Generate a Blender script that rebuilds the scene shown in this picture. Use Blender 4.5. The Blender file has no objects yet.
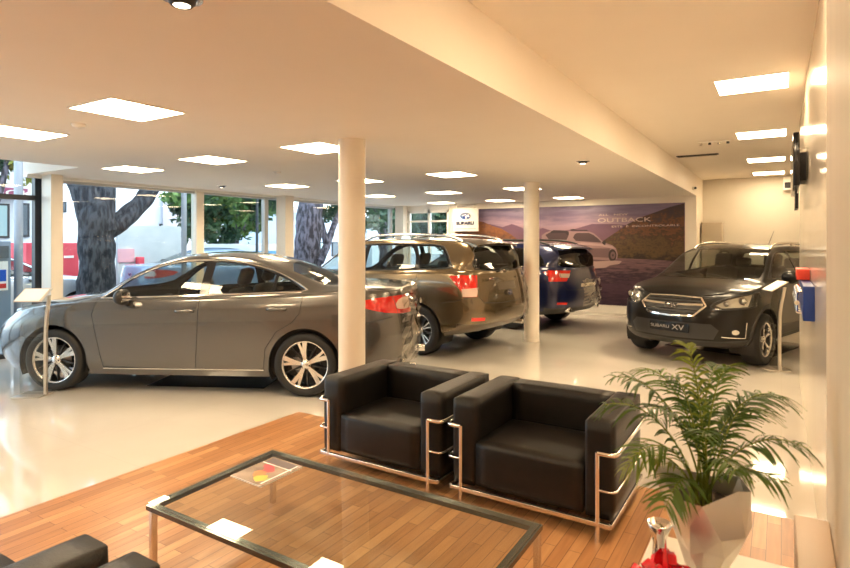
import bpy, bmesh, math, random
import numpy as np
from mathutils import Vector, Matrix, noise
from mathutils.bvhtree import BVHTree
from mathutils.geometry import tessellate_polygon
random.seed(7)
SC = bpy.context.scene
COL = SC.collection
PI = math.pi
CAM_H = 1.64
LOW = 2.57      # lower ceiling
HIGH = 2.99     # higher ceiling on the right

# ------------------------------------------------------------------ materials
def _mat(name):
    m = bpy.data.materials.new(name); m.use_nodes = True
    return m, m.node_tree, m.node_tree.nodes['Principled BSDF']
def setp(b, **k):
    for n, v in k.items():
        n = {'base': 'Base Color', 'rough': 'Roughness', 'metal': 'Metallic', 'coat': 'Coat Weight', 'coatr': 'Coat Roughness',
             'spec': 'Specular IOR Level', 'ior': 'IOR', 'trans': 'Transmission Weight', 'alpha': 'Alpha',
             'sheen': 'Sheen Weight', 'sss': 'Subsurface Weight', 'emit': 'Emission Color', 'estr': 'Emission Strength'}[n]
        if n in ('Base Color', 'Emission Color'): v = (*v, 1)
        b.inputs[n].default_value = v
def mat(name, base, rough=.5, **k):
    m, nt, b = _mat(name); setp(b, base=base, rough=rough, **k); return m
def nnode(nt, t, **k):
    n = nt.nodes.new(t)
    for a, v in k.items(): setattr(n, a, v)
    return n
def noisy(name, c1, c2, scale, rough=.5, detail=4, bump=0, bscale=None, stretch=(1, 1, 1), lo=.35, hi=.65, coord='Object', **k):
    """two-tone material driven by noise, with optional bump"""
    m, nt, b = _mat(name); setp(b, rough=rough, **k)
    tc = nnode(nt, 'ShaderNodeTexCoord'); mp = nnode(nt, 'ShaderNodeMapping'); mp.inputs['Scale'].default_value = stretch
    nt.links.new(tc.outputs[coord], mp.inputs['Vector'])
    n = nnode(nt, 'ShaderNodeTexNoise'); n.inputs['Scale'].default_value = scale; n.inputs['Detail'].default_value = detail
    nt.links.new(mp.outputs[0], n.inputs['Vector'])
    r = nnode(nt, 'ShaderNodeValToRGB'); e = r.color_ramp.elements
    e[0].position = lo; e[0].color = (*c1, 1); e[1].position = hi; e[1].color = (*c2, 1)
    nt.links.new(n.outputs['Fac'], r.inputs[0]); nt.links.new(r.outputs[0], b.inputs['Base Color'])
    if bump:
        n2 = nnode(nt, 'ShaderNodeTexNoise'); n2.inputs['Scale'].default_value = bscale or scale * 3; n2.inputs['Detail'].default_value = 3
        nt.links.new(mp.outputs[0], n2.inputs['Vector'])
        bp = nnode(nt, 'ShaderNodeBump'); bp.inputs['Strength'].default_value = bump; bp.inputs['Distance'].default_value = .02
        nt.links.new(n2.outputs['Fac'], bp.inputs['Height']); nt.links.new(bp.outputs[0], b.inputs['Normal'])
    return m
def glassmat(name, tint, refl_rough=0.0, ior=1.5, extra=0.0):
    m = bpy.data.materials.new(name); m.use_nodes = True; nt = m.node_tree; nt.nodes.clear()
    out = nnode(nt, 'ShaderNodeOutputMaterial'); mix = nnode(nt, 'ShaderNodeMixShader')
    tr = nnode(nt, 'ShaderNodeBsdfTransparent'); tr.inputs[0].default_value = (*tint, 1)
    gl = nnode(nt, 'ShaderNodeBsdfGlossy'); gl.inputs['Roughness'].default_value = refl_rough
    fr = nnode(nt, 'ShaderNodeFresnel'); fr.inputs['IOR'].default_value = ior
    ge = nnode(nt, 'ShaderNodeNewGeometry'); iv = nnode(nt, 'ShaderNodeMath', operation='SUBTRACT'); iv.inputs[0].default_value = 1.0
    nt.links.new(ge.outputs['Backfacing'], iv.inputs[1]); mm = nnode(nt, 'ShaderNodeMath', operation='MULTIPLY'); nt.links.new(iv.outputs[0], mm.inputs[0]); nt.links.new(mm.outputs[0], mix.inputs[0])
    if extra:
        ad = nnode(nt, 'ShaderNodeMath', operation='ADD'); ad.use_clamp = True; ad.inputs[1].default_value = extra
        nt.links.new(fr.outputs[0], ad.inputs[0]); nt.links.new(ad.outputs[0], mm.inputs[1])
    else: nt.links.new(fr.outputs[0], mm.inputs[1])
    nt.links.new(tr.outputs[0], mix.inputs[1]); nt.links.new(gl.outputs[0], mix.inputs[2]); nt.links.new(mix.outputs[0], out.inputs[0])
    return m
def emis(name, col, s):
    m = bpy.data.materials.new(name); m.use_nodes = True; nt = m.node_tree; nt.nodes.clear()
    out = nnode(nt, 'ShaderNodeOutputMaterial'); e = nnode(nt, 'ShaderNodeEmission')
    e.inputs[0].default_value = (*col, 1); e.inputs[1].default_value = s; nt.links.new(e.outputs[0], out.inputs[0]); return m
def paint(name, base, metal=.55, rough=.32, flake=True):
    m, nt, b = _mat(name); setp(b, base=base, metal=metal, rough=rough, coat=1.0, coatr=.02)
    if flake:
        tc = nnode(nt, 'ShaderNodeTexCoord'); n = nnode(nt, 'ShaderNodeTexNoise'); n.inputs['Scale'].default_value = 900
        nt.links.new(tc.outputs['Object'], n.inputs['Vector'])
        mx = nnode(nt, 'ShaderNodeMix', data_type='RGBA'); mx.inputs['A'].default_value = (*[c * .85 for c in base], 1); mx.inputs['B'].default_value = (*[min(1, c * 1.15) for c in base], 1)
        nt.links.new(n.outputs['Fac'], mx.inputs['Factor']); nt.links.new(mx.outputs['Result'], b.inputs['Base Color'])
    return m

M = {}
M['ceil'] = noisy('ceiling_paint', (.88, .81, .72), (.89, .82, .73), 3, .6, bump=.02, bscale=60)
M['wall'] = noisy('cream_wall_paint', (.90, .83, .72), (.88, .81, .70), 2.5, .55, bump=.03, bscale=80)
M['farwall'] = noisy('far_wall_paint_dimmed', (.66, .61, .52), (.64, .59, .50), 2.5, .6)  # wall paint darkened here to offset the hotspot of the last ceiling panel
M['wallgloss'] = noisy('glossy_cream_panel', (.80, .71, .59), (.78, .69, .57), 2, .14, spec=.8)
M['jamb'] = noisy('beige_jamb_paint', (.74, .645, .50), (.70, .61, .475), 1.5, .5, stretch=(9, 9, .3))
M['column'] = noisy('cream_column_paint', (.80, .74, .65), (.77, .71, .62), 4, .35)
M['white'] = mat('white_paint', (.86, .84, .80), .4)
M['chrome'] = mat('chrome', (.86, .85, .83), .09, metal=1.0)
M['satin'] = mat('satin_steel', (.75, .73, .70), .25, metal=1.0)
M['alum'] = mat('pale_aluminium', (.62, .58, .52), .38, metal=.7)
M['black'] = mat('black_plastic', (.018, .018, .02), .45)
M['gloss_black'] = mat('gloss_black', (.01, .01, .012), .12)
M['trim'] = mat('dark_interior_trim', (.022, .020, .019), .7)
M['seat'] = noisy('black_seat_cloth', (.016, .015, .015), (.03, .028, .026), 60, .75)
M['rubber'] = mat('tyre_rubber', (.013, .013, .014), .62)
M['disc'] = mat('brake_steel', (.35, .34, .33), .4, metal=1.0)
M['alloy'] = mat('machined_alloy', (.78, .77, .75), .22, metal=.9)
M['alloy_dark'] = mat('dark_alloy', (.045, .045, .048), .35, metal=.6)
M['darkmetal'] = mat('dark_window_metal', (.03, .032, .04), .4, metal=.3)
M['greymetal'] = mat('grey_window_metal', (.55, .55, .54), .4, metal=.3)
M['glass'] = glassmat('window_glass', (.90, .95, .96), ior=1.42)
M['carglass'] = glassmat('car_glass', (.60, .64, .62), ior=1.5, extra=.02)
M['darkglass'] = glassmat('privacy_glass', (.16, .17, .16), ior=1.5, extra=.03)
M['tableglass'] = glassmat('table_glass', (.90, .93, .91), ior=1.5)
M['acrylic'] = glassmat('clear_acrylic', (.88, .88, .86), ior=1.45, extra=.05)
M['lensclear'] = glassmat('clear_lamp_lens', (.9, .9, .88), ior=1.5, extra=.05)
M['red'] = mat('red_lamp_lens', (.62, .018, .012), .12, coat=1.0)
M['redclear'] = mat('pale_lamp_lens', (.62, .45, .40), .12, coat=1.0)
M['lensgrey'] = mat('smoky_lamp_lens', (.22, .23, .24), .12, metal=.5, coat=1.0)
M['amber'] = mat('amber_lens', (.75, .25, .03), .15, coat=1.0)
M['film'] = glassmat('clear_plastic_film', (.84, .83, .80), refl_rough=.08, ior=1.5, extra=.16)
M['leather'] = noisy('black_leather', (.006, .005, .0045), (.010, .008, .007), 14, .40, bump=.12, bscale=160, spec=.35)
M['paper'] = mat('white_paper', (.85, .85, .83), .6)
LCOL = (1.0, .76, .47)
M['panel'] = emis('lit_diffuser', LCOL, 22)
M['spotlamp'] = emis('lit_spot_lamp', (1, .8, .55), 14)

# wood: strips running along Y
def woodmat():
    m, nt, b = _mat('oak_strip_floor'); setp(b, rough=.28, spec=.45)
    tc = nnode(nt, 'ShaderNodeTexCoord'); mp = nnode(nt, 'ShaderNodeMapping'); mp.inputs['Rotation'].default_value = (0, 0, PI / 2)
    nt.links.new(tc.outputs['Object'], mp.inputs['Vector'])
    br = nnode(nt, 'ShaderNodeTexBrick'); br.offset = .37
    br.inputs['Color1'].default_value = (0, 0, 0, 1); br.inputs['Color2'].default_value = (1, 1, 1, 1); br.inputs['Mortar'].default_value = (.5, .5, .5, 1)
    br.inputs['Scale'].default_value = 1; br.inputs['Mortar Size'].default_value = .0015; br.inputs['Brick Width'].default_value = .55; br.inputs['Row Height'].default_value = .068
    nt.links.new(mp.outputs[0], br.inputs['Vector'])
    mp2 = nnode(nt, 'ShaderNodeMapping'); mp2.inputs['Scale'].default_value = (22, 1.6, 1); nt.links.new(tc.outputs['Object'], mp2.inputs['Vector'])
    n = nnode(nt, 'ShaderNodeTexNoise'); n.inputs['Scale'].default_value = 2.2; n.inputs['Detail'].default_value = 6; nt.links.new(mp2.outputs[0], n.inputs['Vector'])
    mul = nnode(nt, 'ShaderNodeMath', operation='MULTIPLY'); mul.inputs[1].default_value = .55; nt.links.new(n.outputs['Fac'], mul.inputs[0])
    sep = nnode(nt, 'ShaderNodeRGBToBW'); nt.links.new(br.outputs['Color'], sep.inputs[0])
    mul2 = nnode(nt, 'ShaderNodeMath', operation='MULTIPLY_ADD'); mul2.inputs[1].default_value = .45; nt.links.new(sep.outputs[0], mul2.inputs[0]); nt.links.new(mul.outputs[0], mul2.inputs[2])
    r = nnode(nt, 'ShaderNodeValToRGB'); cr = r.color_ramp
    cr.elements[0].position = .12; cr.elements[0].color = (.27, .115, .042, 1); cr.elements[1].position = .85; cr.elements[1].color = (.60, .33, .15, 1)
    e = cr.elements.new(.48); e.color = (.44, .21, .085, 1)
    nt.links.new(mul2.outputs[0], r.inputs[0])
    mx = nnode(nt, 'ShaderNodeMix', data_type='RGBA'); mx.inputs['B'].default_value = (.10, .04, .015, 1)
    nt.links.new(br.outputs['Fac'], mx.inputs['Factor']); nt.links.new(r.outputs[0], mx.inputs['A']); nt.links.new(mx.outputs['Result'], b.inputs['Base Color'])
    return m
M['wood'] = woodmat()
def tilemat():
    m, nt, b = _mat('polished_cream_floor'); setp(b, rough=.07, spec=.8, coat=.5, coatr=.02)
    tc = nnode(nt, 'ShaderNodeTexCoord')
    n = nnode(nt, 'ShaderNodeTexNoise'); n.inputs['Scale'].default_value = 1.1; n.inputs['Detail'].default_value = 5; nt.links.new(tc.outputs['Object'], n.inputs['Vector'])
    br = nnode(nt, 'ShaderNodeTexBrick'); br.offset = 0; br.inputs['Scale'].default_value = 1; br.inputs['Brick Width'].default_value = 1.2; br.inputs['Row Height'].default_value = 1.2
    br.inputs['Mortar Size'].default_value = .0012; br.inputs['Color1'].default_value = (1, 1, 1, 1); br.inputs['Color2'].default_value = (.985, .985, .985, 1); br.inputs['Mortar'].default_value = (.88, .87, .85, 1)
    nt.links.new(tc.outputs['Object'], br.inputs['Vector'])
    r = nnode(nt, 'ShaderNodeValToRGB'); r.color_ramp.elements[0].position = .3; r.color_ramp.elements[0].color = (.60, .56, .50, 1); r.color_ramp.elements[1].position = .7; r.color_ramp.elements[1].color = (.66, .62, .555, 1)
    nt.links.new(n.outputs['Fac'], r.inputs[0])
    mx = nnode(nt, 'ShaderNodeMix', data_type='RGBA', blend_type='MULTIPLY'); mx.inputs['Factor'].default_value = 1
    nt.links.new(r.outputs[0], mx.inputs['A']); nt.links.new(br.outputs['Color'], mx.inputs['B']); nt.links.new(mx.outputs['Result'], b.inputs['Base Color'])
    n2 = nnode(nt, 'ShaderNodeTexNoise'); n2.inputs['Scale'].default_value = 3.5; nt.links.new(tc.outputs['Object'], n2.inputs['Vector'])
    bp = nnode(nt, 'ShaderNodeBump'); bp.inputs['Strength'].default_value = .02; bp.inputs['Distance'].default_value = .02
    nt.links.new(n2.outputs['Fac'], bp.inputs['Height']); nt.links.new(bp.outputs[0], b.inputs['Normal'])
    return m
M['tile'] = tilemat()

# ------------------------------------------------------------------ mesh helpers
class MB:
    """collects shapes into one mesh"""
    def __init__(s): s.v = []; s.f = []; s.m = []; s.sm = []
    def add(s, vs, fs, mi=0, smooth=False):
        o = len(s.v); s.v += [tuple(p) for p in vs]
        for f in fs: s.f.append(tuple(i + o for i in f)); s.m.append(mi); s.sm.append(smooth)
        return s
    def box(s, x0, x1, y0, y1, z0, z1, mi=0, bev=0, mtx=None):
        if bev:
            bm = bmesh.new(); bmesh.ops.create_cube(bm, size=1)
            for v in bm.verts: v.co = Vector(((x0 + x1) / 2 + v.co.x * (x1 - x0), (y0 + y1) / 2 + v.co.y * (y1 - y0), (z0 + z1) / 2 + v.co.z * (z1 - z0)))
            bmesh.ops.bevel(bm, geom=bm.edges[:], offset=bev, segments=3, profile=.5, affect='EDGES')
            s.frombm(bm, mi, True, mtx); return s
        vs = [Vector((x, y, z)) for x in (x0, x1) for y in (y0, y1) for z in (z0, z1)]
        if mtx: vs = [mtx @ v for v in vs]
        return s.add(vs, [(0, 1, 3, 2), (4, 6, 7, 5), (0, 4, 5, 1), (2, 3, 7, 6), (0, 2, 6, 4), (1, 5, 7, 3)], mi)
    def frombm(s, bm, mi=0, smooth=True, mtx=None):
        bm.verts.index_update()
        vs = [(mtx @ v.co) if mtx else v.co.copy() for v in bm.verts]
        s.add(vs, [[v.index for v in f.verts] for f in bm.faces], mi, smooth); bm.free(); return s
    def tube(s, pts, r, n=8, mi=0, cap=True, smooth=True):
        pts = [Vector(p) for p in pts]; N = len(pts); rr = r if isinstance(r, (list, tuple)) else [r] * N
        T = []
        for i in range(N):
            a = pts[max(i - 1, 0)]; b = pts[min(i + 1, N - 1)]; d = b - a
            T.append(d.normalized() if d.length > 1e-9 else Vector((0, 0, 1)))
        up = Vector((0, 0, 1)) if abs(T[0].z) < .9 else Vector((1, 0, 0))
        nrm = (up - T[0] * up.dot(T[0])).normalized(); vs = []
        for i in range(N):
            nrm = (nrm - T[i] * nrm.dot(T[i]))
            nrm = nrm.normalized() if nrm.length > 1e-6 else T[i].orthogonal().normalized()
            bn = T[i].cross(nrm)
            for k in range(n):
                a = 2 * PI * k / n; vs.append(pts[i] + (nrm * math.cos(a) + bn * math.sin(a)) * rr[i])
        fs = [(i * n + k, i * n + (k + 1) % n, (i + 1) * n + (k + 1) % n, (i + 1) * n + k) for i in range(N - 1) for k in range(n)]
        s.add(vs, fs, mi, smooth)
        if cap: s.add(vs[:n], [tuple(range(n))[::-1]], mi); s.add(vs[-n:], [tuple(range(n))], mi)
        return s
    def lathe(s, prof, axis='z', n=32, mi=0, c=(0, 0, 0), smooth=True, a0=0, a1=2 * PI):
        """prof: (radius, height along the axis)"""
        full = abs(a1 - a0 - 2 * PI) < 1e-6; K = n if full else n + 1; vs = []
        for (r, h) in prof:
            for k in range(K):
                a = a0 + (a1 - a0) * k / n; p, q = r * math.cos(a), r * math.sin(a)
                vs.append({'z': (c[0] + p, c[1] + q, c[2] + h), 'y': (c[0] + q, c[1] + h, c[2] + p), 'x': (c[0] + h, c[1] + p, c[2] + q)}[axis])
        fs = []
        for i in range(len(prof) - 1):
            for k in range(n):
                k2 = (k + 1) % K if full else k + 1
                fs.append((i * K + k, i * K + k2, (i + 1) * K + k2, (i + 1) * K + k))
        return s.add(vs, fs, mi, smooth)
    def prism(s, poly, d0, d1, axis='y', mi=0, mtx=None):
        """extrude a 2D polygon: axis y -> poly is (x,z); x -> (y,z); z -> (x,y)"""
        def P(p, d): return Vector({'y': (p[0], d, p[1]), 'x': (d, p[0], p[1]), 'z': (p[0], p[1], d)}[axis])
        n = len(poly); vs = [P(p, d0) for p in poly] + [P(p, d1) for p in poly]
        if mtx: vs = [mtx @ v for v in vs]
        tri = tessellate_polygon([[Vector((p[0], p[1], 0)) for p in poly]])
        fs = [tuple(t) for t in tri] + [tuple(i + n for i in t[::-1]) for t in tri] + [(i, (i + 1) % n, n + (i + 1) % n, n + i) for i in range(n)]
        return s.add(vs, fs, mi)
    def sphere(s, c, r, mi=0, u=16, v=10, sc=(1, 1, 1), mtx=None):
        bm = bmesh.new(); bmesh.ops.create_uvsphere(bm, u_segments=u, v_segments=v, radius=r)
        for q in bm.verts: q.co = Vector((c[0] + q.co.x * sc[0], c[1] + q.co.y * sc[1], c[2] + q.co.z * sc[2]))
        return s.frombm(bm, mi, True, mtx)
    def build(s, name, mats, parent=None, recalc=True, loc=None, rz=0, auto=None):
        me = bpy.data.meshes.new(name); me.from_pydata(s.v, [], s.f)
        if not isinstance(mats, (list, tuple)): mats = [mats]
        for m in mats: me.materials.append(m)
        me.polygons.foreach_set('material_index', s.m); me.polygons.foreach_set('use_smooth', s.sm)
        if recalc:
            bm = bmesh.new(); bm.from_mesh(me); bmesh.ops.recalc_face_normals(bm, faces=bm.faces[:]); bm.to_mesh(me); bm.free()
        me.update()
        o = bpy.data.objects.new(name, me); COL.objects.link(o)
        if parent: o.parent = parent
        if loc: o.location = loc
        o.rotation_euler[2] = rz
        if auto:
            for p in me.polygons: p.use_smooth = True
            me.set_sharp_from_angle(angle=auto)
        return o
def tag(o, label, cat, group=None, kind=None):
    o['label'] = label; o['category'] = cat
    if group: o['group'] = group
    if kind: o['kind'] = kind
    return o
def thing(name, label, cat, loc=(0, 0, 0), rz=0, group=None):
    o = bpy.data.objects.new(name, None); COL.objects.link(o); o.location = loc; o.rotation_euler = (0, 0, rz); o.empty_display_size = .1
    return tag(o, label, cat, group)
def struct(o): o['kind'] = 'structure'; return o
def sbox(name, x0, x1, y0, y1, z0, z1, m, parent=None, bev=0):
    o = MB().box(x0, x1, y0, y1, z0, z1, bev=bev).build(name, m, parent)
    if not parent: struct(o)
    return o
def text_mb(txt, size, depth=.002, align='CENTER', spacing=1.0, sx=1.0, weight=0.0):
    """returns (verts, faces) of a text in the x,y plane, raised along z"""
    cu = bpy.data.curves.new('t', 'FONT'); cu.body = txt; cu.size = size; cu.extrude = depth / 2; cu.align_x = align; cu.align_y = 'CENTER'; cu.space_character = spacing; cu.offset = weight
    ob = bpy.data.objects.new('t', cu); COL.objects.link(ob)
    dg = bpy.context.evaluated_depsgraph_get(); me = ob.evaluated_get(dg).to_mesh()
    vs = [Vector((v.co.x * sx, v.co.y, v.co.z)) for v in me.vertices]; fs = [tuple(p.vertices) for p in me.polygons]
    ob.evaluated_get(dg).to_mesh_clear(); bpy.data.objects.remove(ob); bpy.data.curves.remove(cu)
    return vs, fs
def copy_tree(o, parent=None):
    c = o.copy(); COL.objects.link(c); c.parent = parent
    for ch in list(o.children): copy_tree(ch, c)
    return c
# ------------------------------------------------------------------ car builder
def pchip(keys):
    keys = sorted(keys); xs = [k[0] for k in keys]; ys = [k[1] for k in keys]; n = len(xs)
    h = [xs[i + 1] - xs[i] for i in range(n - 1)]; d = [(ys[i + 1] - ys[i]) / h[i] for i in range(n - 1)]
    m = [0] * n; m[0] = d[0]; m[-1] = d[-1]
    for i in range(1, n - 1):
        if d[i - 1] * d[i] <= 0: m[i] = 0
        else:
            w1 = 2 * h[i] + h[i - 1]; w2 = h[i] + 2 * h[i - 1]; m[i] = (w1 + w2) / (w1 / d[i - 1] + w2 / d[i])
    def f(x):
        if x <= xs[0]: return ys[0]
        if x >= xs[-1]: return ys[-1]
        i = 0
        while x > xs[i + 1]: i += 1
        t = (x - xs[i]) / h[i]; t2 = t * t; t3 = t2 * t
        return (2*t3 - 3*t2 + 1) * ys[i] + (t3 - 2*t2 + t) * h[i] * m[i] + (-2*t3 + 3*t2) * ys[i+1] + (t3 - t2) * h[i] * m[i+1]
    return f
def catmull(pts, sub):
    out = []; n = len(pts)
    for i in range(n - 1):
        p0 = pts[i - 1] if i else pts[0] * 2 - pts[1]; p1 = pts[i]; p2 = pts[i + 1]; p3 = pts[i + 2] if i + 2 < n else pts[-1] * 2 - pts[-2]
        for k in range(sub):
            t = k / sub
            out.append(.5 * ((2 * p1) + (p2 - p0) * t + (2 * p0 - 5 * p1 + 4 * p2 - p3) * t * t + (3 * p1 - p0 - 3 * p2 + p3) * t ** 3))
    out.append(pts[-1]); return out
def inpoly(x, y, poly):
    c = False; j = len(poly) - 1
    for i in range(len(poly)):
        a, b = poly[i], poly[j]
        if (a[1] > y) != (b[1] > y) and x < (b[0] - a[0]) * (y - a[1]) / (b[1] - a[1]) + a[0]: c = not c
        j = i
    return c
def smoothpoly(poly, sub=4, closed=True, sharp=()):
    """closed Catmull through the points; indices in sharp stay corners"""
    n = len(poly); out = []
    P = [Vector((p[0], p[1], 0)) for p in poly]
    for i in range(n):
        p1 = P[i]; p2 = P[(i + 1) % n]
        p0 = P[i - 1] if i not in sharp else p1 * 2 - p2
        p3 = P[(i + 2) % n] if (i + 1) % n not in sharp else p2 * 2 - p1
        for k in range(sub):
            t = k / sub
            q = .5 * ((2 * p1) + (p2 - p0) * t + (2 * p0 - 5 * p1 + 4 * p2 - p3) * t * t + (3 * p1 - p0 - 3 * p2 + p3) * t ** 3)
            out.append((q.x, q.y))
    return out
PROJ = {'y': (0, 2, 1), 'x': (1, 2, 0), 'z': (0, 1, 2)}   # which axes are (u, v, depth)

class Body:
    def __init__(s, sp):
        s.sp = sp; NA = 16; NS = 70
        loops = []
        for L in sp['loops']:
            zf = pchip(L['z']); wf = pchip(sp['wprof']); pts = []
            xf, xr, w, Lf, nf, Lr, nr = L['xf'], L['xr'], L['w'], L['Lf'], L['nf'], L['Lr'], L['nr']
            def add(x, k): pts.append(Vector((x, max(0, w * k * wf(x)), zf(x))))
            for i in range(NA):
                a = PI / 2 * (1 - i / NA) ; add(xf - Lf + Lf * math.sin(a) ** (2 / nf), max(0, math.cos(a)) ** (2 / nf) if i else 0)
            for i in range(NS + 1):
                t = i / NS; add((xf - Lf) * (1 - t) + (xr + Lr) * t, 1)
            for i in range(1, NA + 1):
                a = PI / 2 * i / NA; add(xr + Lr - Lr * math.sin(a) ** (2 / nr), max(0, math.cos(a)) ** (2 / nr) if i < NA else 0)
            loops.append(pts)
        N = len(loops[0]); cols = []
        zr_, yr_, e_, bow_ = pchip(sp['zr']), pchip(sp['yr']), pchip(sp['e']), pchip(sp['bow'])
        for i in range(N):
            low = catmull([l[i] for l in loops], 4)
            B = loops[-1][i]; x, yb, zb = B
            k = min(1, yb / (.55 * sp['loops'][-1]['w'])); k = k * k * (3 - 2 * k)
            yr = min(yr_(x), yb * .93); zr = zb + max(0, zr_(x) - zb) * k; e = e_(x) * k; bow = bow_(x) * k
            d = zr - zb
            S = Vector((x, yb - min(.030, yb * .1), zb + min(.014, d * .3)))
            R = Vector((x, yr, zr))
            Mm = S.lerp(R, .5) + Vector((0, .022 * min(1, d / .35), .0))
            def crown(t): y = yr * (1 - t); return Vector((x + bow * (1 - (1 - t) ** 2), y, zr + e * (1 - (1 - t) ** 2.2)))
            Rm = Mm.lerp(R, .86); Rp = crown(.07)
            cap = catmull([B, S, S.lerp(Mm, .5) + Vector((0, .006 * min(1, d / .35), 0)), Mm, Rm, Rp] + [crown(t) for t in (.2, .4, .6, .8, 1.0)], 3)
            cols.append(low + cap[1:])
        K = len(cols[0]); bm = bmesh.new(); V = [[bm.verts.new(p) for p in c] for c in cols]
        for i in range(N - 1):
            for j in range(K - 1): bm.faces.new((V[i][j], V[i + 1][j], V[i + 1][j + 1], V[i][j + 1]))
        bmesh.ops.remove_doubles(bm, verts=bm.verts[:], dist=.0004)
        bmesh.ops.dissolve_degenerate(bm, dist=.0002, edges=bm.edges[:])
        bmesh.ops.recalc_face_normals(bm, faces=bm.faces[:])
        bm.normal_update()
        bm.faces.ensure_lookup_table()
        s_ = sum(f.normal.y * f.calc_area() for f in bm.faces)
        if s_ < 0: bmesh.ops.reverse_faces(bm, faces=bm.faces[:]); bm.normal_update()
        for v in bm.verts:
            if abs(v.co.y) < 1e-4:
                v.co.y = 0; n = v.normal.copy(); n.y = 0
                v.normal = n.normalized() if n.length > 1e-6 else Vector((1 if v.co.x > 1 else -1, 0, 0))
        bm.verts.index_update(); bm.faces.index_update()
        tri = []; pos = [v.co.copy() for v in bm.verts]; s.nrm = [v.normal.copy() for v in bm.verts]
        for f in bm.faces:
            q = [v.index for v in f.verts]
            for k in range(1, len(q) - 1): tri.append((q[0], q[k], q[k + 1]))
        s.tri = tri; s.pos = pos; s.bvh = BVHTree.FromPolygons(pos, tri); s.bm = bm
        s.lay = bm.faces.layers.int.new('pid'); s.names = ['body']
    def normal_at(s, p):
        q = Vector((p[0], abs(p[1]), p[2])); h = s.bvh.find_nearest(q)
        a, b, c = s.tri[h[2]]; A, B, C = s.pos[a], s.pos[b], s.pos[c]; P = h[0]
        n = (B - A).cross(C - A); ar = n.length_squared
        if ar < 1e-16: nn = s.nrm[a]
        else:
            u = (C - B).cross(P - B).dot(n) / ar; v = (A - C).cross(P - C).dot(n) / ar; w = 1 - u - v
            nn = s.nrm[a] * u + s.nrm[b] * v + s.nrm[c] * w
        nn = nn.normalized()
        return Vector((nn.x, -nn.y, nn.z)) if p[1] < 0 else nn
    def cut(s, name, proj, poly, cond=lambda c, n: True):
        """split the surface along the outline of poly seen along an axis, and give what lies inside the part name"""
        U, W, D = PROJ[proj]; bm = s.bm; ax = Vector([1.0 if k == D else 0.0 for k in range(3)])
        us = [p[0] for p in poly]; ws = [p[1] for p in poly]; e = .003
        def hits(f, u0, u1, w0, w1):
            a = [v.co[U] for v in f.verts]
            if min(a) > u1 or max(a) < u0: return False
            b = [v.co[W] for v in f.verts]
            return not (min(b) > w1 or max(b) < w0)
        cand = [f for f in bm.faces if hits(f, min(us) - e, max(us) + e, min(ws) - e, max(ws) + e) and cond(f.calc_center_median(), f.normal)]
        n = len(poly)
        for i in range(n):
            p, q = poly[i], poly[(i + 1) % n]
            if (p[0] - q[0]) ** 2 + (p[1] - q[1]) ** 2 < 1e-10: continue
            cand = [f for f in cand if f.is_valid]
            sel = [f for f in cand if hits(f, min(p[0], q[0]) - e, max(p[0], q[0]) + e, min(p[1], q[1]) - e, max(p[1], q[1]) + e)]
            if not sel: continue
            d = [0, 0, 0]; d[U] = q[0] - p[0]; d[W] = q[1] - p[1]; co = [0, 0, 0]; co[U] = p[0]; co[W] = p[1]
            no = Vector(d).cross(ax)
            es = {ed for f in sel for ed in f.edges}; vs = {v for f in sel for v in f.verts}
            r = bmesh.ops.bisect_plane(bm, geom=list(vs) + list(es) + sel, dist=1e-6, plane_co=Vector(co), plane_no=no.normalized())
            cs = set(cand)
            for g in r['geom']:
                if isinstance(g, bmesh.types.BMFace) and g not in cs: cand.append(g); cs.add(g)
            for g in r['geom_cut']:
                if isinstance(g, bmesh.types.BMEdge):
                    for f in g.link_faces:
                        if f not in cs: cand.append(f); cs.add(f)
        if name not in s.names: s.names.append(name)
        pid = s.names.index(name)
        for f in cand:
            if not f.is_valid: continue
            c = f.calc_center_median()
            if inpoly(c[U], c[W], poly) and cond(c, f.normal): f[s.lay] = pid
    def part(s, name, oname, mats, parent, side=0, offset=0, both=False):
        """mesh of one region; side 0 = mirrored whole, 1 = left, -1 = right"""
        pid = s.names.index(name); fs = [f for f in s.bm.faces if f[s.lay] == pid]
        if not fs: return None
        vs = []; faces = []; nr = []
        for sg in ((1, -1) if side == 0 else (side,)):
            idx = {}
            for f in fs:
                q = []
                for v in f.verts:
                    if v not in idx:
                        p = v.co; nn = s.normal_at(p); o = p + nn * offset
                        idx[v] = len(vs); vs.append((o.x, o.y * sg, o.z)); nr.append((nn.x, nn.y * sg, nn.z))
                    q.append(idx[v])
                faces.append(q if sg > 0 else q[::-1])
        me = bpy.data.meshes.new(oname); me.from_pydata(vs, [], faces)
        me.materials.append(mats)
        for p in me.polygons: p.use_smooth = True
        me.update(); me.normals_split_custom_set_from_vertices(nr)
        o = bpy.data.objects.new(oname, me); COL.objects.link(o); o.parent = parent
        return o
    def remove(s, name):
        pid = s.names.index(name); bmesh.ops.delete(s.bm, geom=[f for f in s.bm.faces if f[s.lay] == pid], context='FACES')
    def ray(s, proj, u, w):
        U, W, D = PROJ[proj[-1]]; o = [0, 0, 0]; o[U] = u; o[W] = w; o[D] = 6.0; d = [0, 0, 0]; d[D] = -1
        if proj[0] == '-': o[D] = -6.0; d[D] = 1
        sg = 1
        if proj[-1] != 'y':
            if o[1] < 0: o[1] = -o[1]; sg = -1
        h = s.bvh.ray_cast(Vector(o), Vector(d))
        if h[0] is None:
            return None
        n = s.normal_at(h[0]); p = h[0].copy(); p.y *= sg; n = n.copy(); n.y *= sg
        return p, n
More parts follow.
